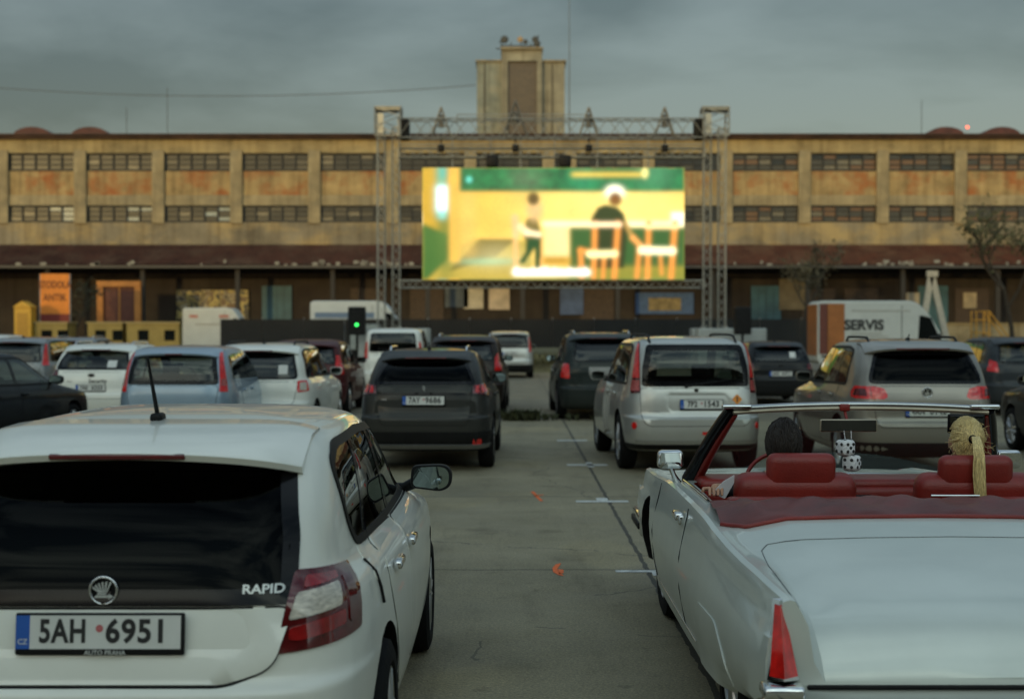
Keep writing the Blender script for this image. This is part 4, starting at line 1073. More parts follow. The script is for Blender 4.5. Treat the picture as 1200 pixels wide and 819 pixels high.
# fuzzy dice
wh = mat('dice_white', (.72, .72, .72), .9, bump=.5, bscale=70); 
for k, (dx, dz, rz_, lab) in enumerate(((-.06, 1.145, .5, 'upper white dice with black spots hanging from the convertible\'s mirror'), (-.025, 1.062, .9, 'lower white dice with black spots hanging beside the red headrest'))):
    d = thing('hanging_dice', lab, 'dice', (CX+dx, CY+2.64, dz), rz_, 'spotted dice under the mirror')
    rbox('cube', (0, 0, 0), (.086, .086, .086), .024, wh, d, seg=4)
    for (n, face) in ((5, 0), (4, 1), (6, 2), (3, 3), (2, 4)):
        P5 = {5: [(-1, -1), (1, 1), (-1, 1), (1, -1), (0, 0)], 4: [(-1, -1), (1, 1), (-1, 1), (1, -1)], 6: [(-1, -1), (1, 1), (-1, 1), (1, -1), (-1, 0), (1, 0)], 3: [(-1, -1), (0, 0), (1, 1)], 2: [(-1, -1), (1, 1)]}[n]
        for a, b in P5:
            a *= .019; b *= .019; h = .0425
            c_, ax = {0: ((a, -h, b), 'y'), 1: ((-h, a, b), 'x'), 2: ((a, b, h), 'z'), 3: ((h, a, b), 'x'), 4: ((a, h, b), 'y')}[face]
            MB().lathe([(-.0016, .001), (-.0016, .0085), (.0016, .0085), (.0016, .001)], 12, ax, c_).build('spot', M['ink'], d)
    MB().tube([(0, 0, .04), (-.01, .0, 1.235-dz)], .0025, 5).build('string', wh, d)

for k, (root, x, y, H) in enumerate(OCC):
    q = root.matrix_basis @ Vector((x, y+.10, 0)); hz = .47
    hc = Vector((x, y+.06, hz+.775))
    p_ = person(('passenger seen through the rear window of the light blue compact car', 'driver seen through the rear window of the silver off-roader')[k], x, y+.10, hz, None, mat('dark_shirt', (.02, .02, .025), .9),
        [(6, [(-.23, .10, hz+.34, .038), (-.16, .30, hz+.30, .032), (-.10, .36, hz+.32, .025)]), (7, [(.23, .10, hz+.34, .038), (.16, .30, hz+.30, .032), (.10, .36, hz+.32, .025)])], hc, (q.x-x, q.y-y-.10, 0), 'people sitting in the parked cars')
    strands('hair', local(hc, (x, y+.10)), 300, mat('brown_hair', (.07, .03, .014), .5, var=.5, scale=30), p_, 20+k, lambda d: d.z > (.30 if d.y > .25 else (-.05 if d.y > -.25 else -.55)), .15, .004)
# ------------------------------------------------------------------ ground
F = 1667.
def ground_mat():
    m, nt, b = nodes_of('concrete'); L = nt.links
    tc = nt.nodes.new('ShaderNodeTexCoord'); P = tc.outputs['Object']
    def noise(s, d=6., r=.6, st=None):
        src = P
        if st: mp = nt.nodes.new('ShaderNodeMapping'); mp.inputs['Scale'].default_value = st; L.new(P, mp.inputs[0]); src = mp.outputs[0]
        n = nt.nodes.new('ShaderNodeTexNoise'); n.inputs['Scale'].default_value = s; n.inputs['Detail'].default_value = d; n.inputs['Roughness'].default_value = r; L.new(src, n.inputs['Vector']); return n.outputs['Fac']
    def math_(op, a, b_=None):
        n = nt.nodes.new('ShaderNodeMath'); n.operation = op
        for i, x in enumerate((a, b_)):
            if x is None: continue
            if isinstance(x, (int, float)): n.inputs[i].default_value = x
            else: L.new(x, n.inputs[i])
        return n.outputs[0]
    def ramp(f, p0, c0, p1, c1):
        r = nt.nodes.new('ShaderNodeValToRGB'); e = r.color_ramp.elements; e[0].position = p0; e[1].position = p1; e[0].color = c4(c0); e[1].color = c4(c1); L.new(f, r.inputs[0]); return r.outputs['Color']
    def mix(f, a, b_, mode='MIX'):
        n = nt.nodes.new('ShaderNodeMixRGB'); n.blend_type = mode
        if isinstance(f, float): n.inputs[0].default_value = f
        else: L.new(f, n.inputs[0])
        for i, x in ((1, a), (2, b_)):
            if isinstance(x, tuple): n.inputs[i].default_value = c4(x)
            else: L.new(x, n.inputs[i])
        return n.outputs[0]
    base = ramp(noise(.55, 8, .65), .3, (.205, .180, .115), .72, (.355, .312, .205))
    fine = ramp(noise(55., 5, .8), .32, (.42, .42, .42), .70, (1.40, 1.38, 1.32))
    col = mix(.8, base, fine, 'MULTIPLY')
    peb = nt.nodes.new('ShaderNodeTexVoronoi'); peb.inputs['Scale'].default_value = 75.; L.new(P, peb.inputs['Vector'])
    pb = ramp(peb.outputs['Distance'], .1, (1.25, 1.22, 1.15), .5, (.8, .8, .8)); col = mix(.75, col, pb, 'MULTIPLY')
    st = ramp(noise(.9, 5, .7, (3., .35, 1.)), .52, (1, 1, 1), .75, (.55, .53, .5)); col = mix(.7, col, st, 'MULTIPLY')
    # worn dark spots
    sp = ramp(noise(4.5, 3, .5), .66, (1, 1, 1), .74, (.45, .43, .4)); col = mix(.55, col, sp, 'MULTIPLY')
    oil = ramp(noise(1.25, 4, .55), .60, (1, 1, 1), .70, (.58, .56, .52)); col = mix(.7, col, oil, 'MULTIPLY')
    pt = ramp(noise(.42, 2, .4, (1., .6, 1.)), .56, (1, 1, 1), .585, (1.16, 1.13, 1.05)); col = mix(.8, col, pt, 'MULTIPLY')
    wp = nt.nodes.new('ShaderNodeMixRGB'); wp.blend_type = 'ADD'; wp.inputs[0].default_value = .35; L.new(P, wp.inputs[1]); nw = nt.nodes.new('ShaderNodeTexNoise'); nw.inputs['Scale'].default_value = 2.2; nw.inputs['Detail'].default_value = 6.; L.new(P, nw.inputs['Vector']); L.new(nw.outputs['Color'], wp.inputs[2])
    ck = nt.nodes.new('ShaderNodeTexVoronoi'); ck.feature = 'DISTANCE_TO_EDGE'; ck.inputs['Scale'].default_value = .34; L.new(wp.outputs[0], ck.inputs['Vector'])
    cm_ = math_('MULTIPLY', math_('LESS_THAN', ck.outputs['Distance'], .0028), math_('GREATER_THAN', noise(.6, 2), .5)); col = mix(math_('MULTIPLY', cm_, .6), col, (.03, .028, .022))
    # slab joints
    sx = nt.nodes.new('ShaderNodeSeparateXYZ'); L.new(P, sx.inputs[0])
    wob = math_('MULTIPLY', math_('SUBTRACT', noise(3., 4), .5), .07)
    def joint(c, off, per, wd):
        a = math_('ADD', math_('ADD', c, wob), off+400*per); f = math_('MODULO', a, per); d = math_('ABSOLUTE', math_('SUBTRACT', f, per/2)); return math_('LESS_THAN', d, wd)
    jx = joint(sx.outputs['X'], -1.0+2.4, 4.8, .018); jy = joint(sx.outputs['Y'], -10.5+2.3, 4.6, .013)
    j = math_('MAXIMUM', jx, jy); col = mix(math_('MULTIPLY', j, .85), col, (.018, .017, .014))
    # rougher old surface further up the yard
    far = math_('GREATER_THAN', math_('ADD', sx.outputs['Y'], math_('MULTIPLY', noise(.8, 4), 1.2)), 28.3)
    col = mix(math_('MULTIPLY', far, .55), col, ramp(noise(1.8, 6, .7), .3, (.085, .075, .058), .7, (.20, .175, .135)))
    L.new(col, b.inputs['Base Color'])
    L.new(ramp(noise(1.3, 5), .3, (.62, .62, .62), .7, (.9, .9, .9)), b.inputs['Roughness'])
    bp = nt.nodes.new('ShaderNodeBump'); bp.inputs['Strength'].default_value = .5; bp.inputs['Distance'].default_value = .01
    h = math_('ADD', math_('MULTIPLY', noise(60., 4), .6), math_('ADD', math_('MULTIPLY', peb.outputs['Distance'], .5), math_('MULTIPLY', j, -2.))); L.new(h, bp.inputs['Height']); L.new(bp.outputs[0], b.inputs['Normal'])
    return m
g = MB().quad((-900, -300, 0), (900, -300, 0), (900, 1500, 0), (-900, 1500, 0)).build('ground', ground_mat()); tag(g, kind='structure')
wpaint = mat('road_white', (.52, .53, .50), .7, var=.35, scale=14); opaint = mat('spray_orange', (.75, .13, .02), .7, var=.3, scale=20)
def marking(polys, m, z=.004):
    mb = MB()
    for p in polys: mb.add([(x, y, z) for x, y in p], [tuple(range(len(p)))])
    return tag(mb.build('road_marking', m), kind='structure')
def box2(x0, x1, y0, y1): return [(x0, y0), (x1, y0), (x1, y1), (x0, y1)]
marking([box2(.66, 1.20, 14.58, 14.72), box2(.88, 1.0, 14.72, 14.95)], wpaint)
marking([box2(.76, 1.02, 10.37, 10.46), box2(1.02, 1.17, 10.22, 10.46)], wpaint)
marking([box2(.72, 1.25, 18.5, 18.7), box2(.98, 1.06, 18.3, 18.95)], wpaint)
marking([box2(.72, 1.2, 22.6, 22.8)], wpaint); marking([box2(-2.6, -2.0, 12.3, 12.4)], wpaint)
rg = random.Random(11)
def blob(cx, cy, pts): return [(cx+x+rg.uniform(-.006, .006), cy+y+rg.uniform(-.02, .02)) for x, y in pts]
marking([blob(.345, 10.5, [(.03, .28), (-.02, .22), (-.045, .05), (-.04, -.12), (-.01, -.26), (.035, -.28), (.0, -.12), (-.01, .05), (.01, .16)]), blob(.36, 10.42, [(-.02, -.14), (.02, -.06), (.02, .06), (-.015, .1)])], opaint)
marking([blob(.26, 15.1, [(-.05, .42), (-.02, .45), (.05, -.30), (.065, -.42), (.03, -.42)]), blob(.26, 15.1, [(-.03, .0), (.02, .04), (.08, .12), (.08, .17), (-.02, .1)])], opaint)
# weeds in the joint and the grass bank
leafm = mat('weed_green', (.050, .056, .022), .8, var=.6, scale=9)
def tufts(name, n, fx, fy, h, m, seed, z=0.):
    r_ = random.Random(seed); mb = MB()
    for _ in range(n):
        x, y = fx(r_), fy(r_)
        for k in range(7):
            a = r_.uniform(0, 2*PI); l = h*r_.uniform(.4, 1.1); t = r_.uniform(.2, .9); w_ = l*.11
            p = Vector((x, y, z)); q = p+Vector((math.cos(a)*l*t*.5, math.sin(a)*l*t*.5, l*.6)); e = p+Vector((math.cos(a)*l*t, math.sin(a)*l*t, l*.85)); s_ = Vector((-math.sin(a), math.cos(a), 0))*w_
            mb.add([p-s_*.5, p+s_*.5, q+s_, e, q-s_], [(0, 1, 2, 3, 4)])
    return tag(mb.build(name, m), kind='stuff')
tufts('weeds', 55, lambda r: r.choice((r.gauss(.35, .25), r.uniform(-1., 1.6))), lambda r: r.gauss(27.8, .16), .17, leafm, 3)
tufts('weeds', 60, lambda r: r.gauss(.18, .15), lambda r: r.gauss(27.7, .12), .26, leafm, 5)
# ------------------------------------------------------------------ far verge with barrier
grass_m = mat('dry_grass', (.14, .125, .055), .9, var=.4, scale=3)
mb = MB(); pr = [(58., 0), (62., .25), (66., .55), (74., .7), (80., .75), (80., 0)]
mb.prism(pr, .4, 3.6, 'x'); b_ = mb.build('verge', grass_m); tag(b_, kind='structure')
tufts('grass', 900, lambda r: r.uniform(.3, 3.7), lambda r: r.uniform(58.5, 79), .4, grass_m, 8, .3)
dk = mat('dark_tarp', (.010, .010, .009), .8, var=.4, scale=.6)
fence = thing('barrier_fence', 'long black sheeted site fence running behind the screen', 'fence', (0, 84, 0))
for i in range(15):
    x = -17.2+2.45*i
    MB().box((x+1.2, 0, 1.2), (2.42, .05, 2.35)).build('panel', dk, fence); MB().tube([(x, .06, 0), (x, .06, 2.45)], .035, 6).build('post', M['steel'], fence)
# ------------------------------------------------------------------ warehouse
BY = 110.; SB = F/BY
def bx(px): return (px-600)/SB
def bz(py): return 1.775+(386-py)/SB
def plaster(name, col, stain, sc_=.35, st=(1, 1, 1.6)):
    m, nt, b = nodes_of(name); L = nt.links; tc = nt.nodes.new('ShaderNodeTexCoord')
    mp = nt.nodes.new('ShaderNodeMapping'); mp.inputs['Scale'].default_value = st; L.new(tc.outputs['Object'], mp.inputs[0])
    def nz(s, d): n = nt.nodes.new('ShaderNodeTexNoise'); n.inputs['Scale'].default_value = s; n.inputs['Detail'].default_value = d; n.inputs['Roughness'].default_value = .65; L.new(mp.outputs[0], n.inputs['Vector']); return n.outputs['Fac']
    def rp(f, p0, c0, p1, c1): r = nt.nodes.new('ShaderNodeValToRGB'); e = r.color_ramp.elements; e[0].position = p0; e[1].position = p1; e[0].color = c4(c0); e[1].color = c4(c1); L.new(f, r.inputs[0]); return r.outputs['Color']
    a = rp(nz(sc_, 7), .32, [x*.60 for x in col], .68, [x*1.25 for x in col])
    s = rp(nz(sc_*.7+.08, 5), .47, (0, 0, 0), .64, (1, 1, 1)); mx = nt.nodes.new('ShaderNodeMixRGB'); L.new(s, mx.inputs[0]); L.new(a, mx.inputs[1]); mx.inputs[2].default_value = c4(stain)
    v = nt.nodes.new('ShaderNodeMapping'); v.inputs['Scale'].default_value = (1.6, 1, .12); L.new(tc.outputs['Object'], v.inputs[0])
    n = nt.nodes.new('ShaderNodeTexNoise'); n.inputs['Scale'].default_value = 1.4; n.inputs['Detail'].default_value = 5; L.new(v.outputs[0], n.inputs['Vector'])
    d = rp(n.outputs['Fac'], .45, (1, 1, 1), .75, (.5, .45, .4)); m2 = nt.nodes.new('ShaderNodeMixRGB'); m2.blend_type = 'MULTIPLY'; m2.inputs[0].default_value = .7; L.new(mx.outputs[0], m2.inputs[1]); L.new(d, m2.inputs[2])
    L.new(m2.outputs[0], b.inputs['Base Color']); b.inputs['Roughness'].default_value = .9
    return m
pl_a = plaster('plaster_tan', (0.336, 0.259, 0.127), (0.388, 0.289, 0.132)); pl_b = plaster('plaster_beam', (0.339, 0.271, 0.152), (0.241, 0.201, 0.123)); pl_c = plaster('plaster_rust', (0.366, 0.257, 0.114), (0.315, 0.116, 0.036), .5, (1, 1, 1.2)); pl_d = plaster('plaster_band', (0.228, 0.192, 0.128), (0.366, 0.272, 0.128), .22)
win_dark = mat('pane_dark', (.010, .013, .011), .4, var=.4, scale=.8); win_mid = mat('pane_mid', (.055, .050, .034), .4, var=.3); win_lit = mat('pane_pale', (.15, .13, .085), .4, var=.3); win_blue = mat('pane_blue', (.26, .31, .30), .3, var=.2); win_amb = mat('pane_amber', (.15, .08, .032), .4)
frm = mat('window_iron', (.025, .024, .02), .7)
wh_ = thing('warehouse', 'long three-storey tan freight warehouse with peeling plaster and a rusty canopy', 'building', (0, BY, 0))
X0, X1 = -58., 60.
mb = MB(); mb.span(X0, X1, .3, 22, 0, 16.6); mb.build('wall', plaster('wall_shadow', (0.036, 0.027, 0.019), (0.027, 0.019, 0.015)), wh_)  # deep shade under the canopy is put into this dark wall colour
mb = MB(); mb.span(X0, X1, -.08, .3, bz(180), bz(164)); mb.build('parapet_band', pl_a, wh_)
mb = MB(); mb.span(X0, X1, -.02, .3, bz(241), bz(229)); mb.build('floor_band', pl_b, wh_)
mb = MB(); mb.span(X0, X1, -.06, .3, bz(292), bz(261)); mb.build('floor_band', pl_d, wh_)
mb = MB(); mb.span(X0-.3, X1+.3, -.5, 22.3, bz(164), bz(160.5)); mb.span(X0-.5, X1+.5, -.8, 22.5, bz(160.5), bz(158.8)); mb.build('cornice', mat('rusty_sheet', (.055, .028, .018), .8, var=.5, scale=.8), wh_)
pil = [-15.25-6.02*k for k in range(8)][::-1]+[-15.25+6.02*k for k in range(1, 4)]+[22.57-6.02*k for k in range(1, 4)][::-1]+[22.57+6.02*k for k in range(7)]
me = None
for x in pil:
    if me is None: o = MB().span(-.46, .46, -.22, .3, bz(262), bz(177)).build('pillar', pl_b, wh_, loc=(x, 0, 0)); me = o.data
    else: link('pillar', me, None, wh_, (x, 0, 0))
rg = random.Random(21)
for a, b in zip(pil, pil[1:]):
    xa, xb = a+.46, b-.46
    MB().span(xa, xb, .06, .3, bz(229), bz(201)).build('spandrel', pl_c, wh_)
    for (z0, z1, lo) in ((bz(200.5), bz(180.5), 0), (bz(260.5), bz(241.5), 1)):
        right = a > 15
        mb = MB(); nb = 5; h = z1-z0
        mb.span(xa, xb, .05, .22, z0, z0+.12); mb.span(xa, xb, .05, .22, z1-.10, z1)
        for i in range(nb+1): x = xa+(xb-xa)*i/nb; mb.span(x-.05, x+.05, .07, .21, z0+.12, z1-.10)
        for q in (.36, .68): mb.span(xa, xb, .09, .19, z0+h*q-.03, z0+h*q+.03)
        w_ = mb.build('window', frm, wh_)
        mb = MB()
        for i in range(nb):
            x = xa+(xb-xa)*i/nb; x2 = xa+(xb-xa)*(i+1)/nb
            for j in range(3):
                q = rg.random(); mb.cur = 0
                if right: mb.cur = 4 if q < .35 else (1 if q < .75 else 2 if q < .85 else 0)
                else: mb.cur = 0 if q < (.62 if lo else .7) else (1 if q < .93 else 2)
                if not right and lo and abs(a+33) < 14 and i in (3, 4) and rg.random() < .6: mb.cur = 3
                mb.quad((x+.04, .20, z0+.1+(h-.2)*j/3), (x2-.04, .20, z0+.1+(h-.2)*j/3), (x2-.04, .20, z0+.1+(h-.2)*(j+1)/3), (x+.04, .20, z0+.1+(h-.2)*(j+1)/3))
        mb.build('pane', [win_dark, win_mid, win_lit, win_blue, win_amb], w_)
# canopy of rusty corrugated sheets
cm = plaster('rusty_corrugated', (0.095, 0.032, 0.017), (0.128, 0.066, 0.039), .5, (1, 1, .3))
mb = MB(); n = 900; va = []
for i in range(n+1):
    x = X0+(X1-X0)*i/n; c_ = .07*math.cos(i*PI)
    va += [(x, -.1, bz(287)+c_), (x, -4.2, bz(313)+c_)]
mb.add(va, [(2*i, 2*i+1, 2*i+3, 2*i+2) for i in range(n)]); mb.build('canopy', cm, wh_)
mb = MB(); mb.span(X0, X1, -4.35, -4.15, bz(317), bz(314)); mb.build('gutter', mat('gutter', (.05, .045, .04), .6), wh_)
mb = MB(); rg = random.Random(5)
for i in range(55):
    x = rg.choice((rg.uniform(-38, -28), rg.uniform(-24, -8), rg.uniform(-17, -7), rg.uniform(16, 30), rg.uniform(22, 42))); l = rg.uniform(.12, .45); mb.box((x, -4.22, bz(312.5)+rg.uniform(-.1, .2)), (l, .06, .22))
mb.build('gutter_glint', mat('glint_pale', (.22, .21, .18), .6, var=.4), wh_)  # pale boxes stand in for light glinting along the gutter edge
for i in range(17): MB().span(-.16, .16, -.16, .16, 1.1, bz(316)).build('canopy_post', mat('dark_post', (.03, .026, .022), .8), wh_, loc=(-56+7.1*i, -3.6, 0))
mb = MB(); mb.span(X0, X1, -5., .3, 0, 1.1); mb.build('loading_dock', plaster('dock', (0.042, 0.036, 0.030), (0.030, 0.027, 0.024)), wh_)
door_m = mat('door_blue', (.035, .10, .13), .6, var=.3, scale=.8)
for px in (324, 898, 1094): 
    o = MB().span(bx(px)-1.15, bx(px)+1.15, .15, .32, 1.1, bz(335)).build('door', door_m, wh_); mb = MB()
    for k in (-.58, 0, .58): mb.span(bx(px)+k-.03, bx(px)+k+.03, .12, .16, 1.15, bz(336))
    mb.build('door_batten', mat('door_blue_dark', (.02, .06, .08), .6), o)
for px in (430, 500, 700, 960, 1010, 1140): MB().span(bx(px)-1.3, bx(px)+1.3, .2, .32, 1.1, bz(338)).build('door', mat('door_brown', (.05, .032, .02), .7, var=.4), wh_)
for px, py, w_, h_, cc in ((555, 349, .75, .85, (.5, .46, .36)), (585, 350, .8, .85, (.5, .42, .32)), (535, 348, .9, .8, (.08, .10, .12)), (670, 352, .9, 1.1, (.07, .11, .22)), (1070, 352, .5, .6, (.4, .36, .28)), (1137, 352, .5, .6, (.36, .30, .2)), (930, 345, 1.1, 1.2, (.16, .13, .08))):
    mb = MB(); mb.span(bx(px)-w_, bx(px)+w_, .08, .19, bz(py)-h_, bz(py)+h_); o = mb.build('wall_poster', mat('poster%d' % px, cc, .8, var=.3, scale=1.), wh_)
o = MB().span(bx(745), bx(813), .06, .17, bz(368), bz(343)).build('wall_board', mat('board_blue', (.05, .10, .22), .7, var=.3), wh_); MB().span(bx(760), bx(798), .03, .07, bz(364), bz(349)).build('board_panel', mat('board_ochre', (.22, .17, .08), .7, var=.5, scale=2), o)
# graffiti panel
gm, nt, b = nodes_of('graffiti'); tc = nt.nodes.new('ShaderNodeTexCoord'); vo = nt.nodes.new('ShaderNodeTexNoise'); vo.inputs['Scale'].default_value = .8; vo.inputs['Distortion'].default_value = 1.5; nt.links.new(tc.outputs['Object'], vo.inputs['Vector'])
rp = nt.nodes.new('ShaderNodeValToRGB'); rp.color_ramp.interpolation = 'CONSTANT'; e = rp.color_ramp.elements; e[0].color = (.03, .028, .02, 1); e[1].position = .44; e[1].color = (.40, .32, .10, 1)
for p_, c_ in ((.50, (.12, .07, .03, 1)), (.56, (.34, .30, .2, 1)), (.62, (.05, .04, .03, 1))): q = e.new(p_); q.color = c_
nt.links.new(vo.outputs['Fac'], rp.inputs[0]); nt.links.new(rp.outputs[0], b.inputs['Base Color'])
MB().span(bx(207), bx(291), .05, .28, bz(375), bz(340)).build('graffiti_panel', gm, wh_)
# roof vents
vm = mat('vent_rust', (.075, .022, .016), .7, var=.4, scale=1.5)
for px in (-63, 28, 97, 1117, 1184, 1255):
    mb = MB(); pr = [(1.5*math.cos(PI*k/10)*1.02, .15+.78*math.sin(PI*k/10)) for k in range(11)]; mb.prism(pr, 2., 9., 'y')
    mb.v = [(x+bx(px), y, z+16.75) for x, y, z in mb.v]; mb.build('roof_vent', vm, wh_)
for px, h in ((137, 2.6), (186, 4.2), (1092, 3.2)): MB().tube([(bx(px), 3, 16.7), (bx(px), 3, 16.7+h)], .025, 5).build('roof_aerial', mat('aerial_dark', (.04, .04, .035), .6), wh_)
t = thing('warning_light', 'small red warning light on a thin mast above the right end of the warehouse roof', 'light', (bx(1147), BY+3, 16.7))
MB().tube([(0, 0, 0), (0, 0, .95)], .03, 5).build('mast', M['steel'], t); MB().lathe([(-.08, .02), (-.07, .10), (.07, .10), (.1, .02)], 10, 'z', (0, 0, 1.08)).build('lens', mat('red_glow', (.8, .1, .05), .4, emit=(1., .10, .04), estr=5.), t)
# tower behind
tw = thing('lift_tower', 'tall concrete tower rising behind the warehouse roof with a brown brick centre', 'tower', (0, BY+12, 0)); ST_ = F/(BY+12)
def tx(px): return (px-600)/ST_
def tz(py): return 1.775+(386-py)/ST_
pl_t = plaster('tower_plaster', (0.282, 0.257, 0.180), (0.223, 0.200, 0.144), .3); pl_g = plaster('tower_grey', (0.228, 0.238, 0.188), (0.280, 0.264, 0.188), .4)
MB().span(tx(559), tx(588), 0, 6, 10, tz(73.5)).build('wing', pl_g, tw); MB().span(tx(634), tx(661.5), 0, 6, 10, tz(74)).build('wing', pl_t, tw)
mb = MB(); mb.span(tx(588), tx(595), -.5, 6.4, 10, tz(61)); mb.span(tx(629), tx(635), -.5, 6.4, 10, tz(61)); mb.span(tx(595), tx(629), -.5, 6.4, tz(74), tz(61)); mb.build('centre_frame', pl_t, tw)
mb = MB(); mb.span(tx(587), tx(636), -.8, 6.6, tz(61), tz(58.5)); mb.build('cap', pl_b, tw); MB().span(tx(557.5), tx(587.5), -.2, 6.2, tz(73.5), tz(72)).build('cap', pl_b, tw); MB().span(tx(635.5), tx(663.5), -.2, 6.2, tz(74), tz(72)).build('cap', pl_b, tw)
bm_ = nodes_of('tower_brick'); nt = bm_[1]; br = nt.nodes.new('ShaderNodeTexBrick'); br.inputs['Scale'].default_value = 1.6; br.inputs['Color1'].default_value = (.085, .06, .035, 1); br.inputs['Color2'].default_value = (.06, .042, .026, 1); br.inputs['Mortar'].default_value = (.12, .095, .06, 1); tc = nt.nodes.new('ShaderNodeTexCoord'); mp = nt.nodes.new('ShaderNodeMapping'); mp.inputs['Rotation'].default_value = (PI/2, 0, 0); nt.links.new(tc.outputs['Object'], mp.inputs[0]); nt.links.new(mp.outputs[0], br.inputs['Vector']); nt.links.new(br.outputs['Color'], bm_[2].inputs['Base Color'])
MB().span(tx(595), tx(629), -.2, 6, 10, tz(74)).build('brick_centre', bm_[0], tw)
for px in (568, 647): MB().span(tx(px)-.05, tx(px)+.05, -.06, .02, 10, tz(75)).build('joint', mat('joint_dark', (.07, .06, .045), .9), tw)
# aerials on the tower
an = thing('aerial_cluster', 'cluster of dark aerials and drums on top of the concrete tower', 'antenna', (tx(611), BY+13, tz(58.5)))
mb = MB(); mb.tube([(-1.8, 0, .45), (1.6, 0, .45)], .06, 6)
for x in (-1.7, -.9, 0, .8, 1.5): mb.tube([(x, 0, 0), (x, 0, .75)], .05, 6)
mb.tube([(-2.2, 0, .2), (-1.2, 0, .2)], .05, 5); mb.build('rail', mat('aerial_dark', (.04, .04, .035), .6), an)
for x, z, r_, cc in ((-1.45, .95, .34, 'dk'), (-.1, .95, .26, 'lt'), (.35, .75, .22, 'dk'), (1.2, .95, .30, 'dk'), (1.35, .6, .3, 'dk')):
    o = MB().lathe([(-.12, .02), (-.1, r_*.8), (.0, r_), (.12, r_*.7), (.15, .02)], 14, 'y', (x, -.2, z)).build('dish', mat('aerial_dark', (.04, .04, .035), .6) if cc == 'dk' else mat('aerial_tan', (.34, .22, .10), .6), an, 50)
mb = MB(); mb.tube([(-1.9, 0, .7), (-1.4, 0, 1.3)], .05, 5); mb.tube([(1.1, 0, .7), (1.5, 0, 1.35)], .05, 5); mb.build('yagi', mat('aerial_dark', (.04, .04, .035), .6), an)
tag(MB().tube([(0, 0, 0), (0, 0, 9.5), (0, 0, 16)], [.07, .05, .03], 6).build('radio_mast', mat('mast_grey', (.11, .12, .12), .6), None, None, (tx(667), BY+12, 14)), 'thin radio mast standing right of the concrete tower', 'mast')
mb = MB(); mb.tube([(bx(-90)+i*(tx(559)-bx(-90))/20, BY+8, bz(80)-.9*(1-((i-10)/10)**2)+(tz(84)-bz(80))*0) for i in range(21)], .035, 5)
tag(mb.build('overhead_wire', mat('mast_grey', (.11, .12, .12), .6)), 'single overhead wire crossing the sky to the concrete tower', 'wire')

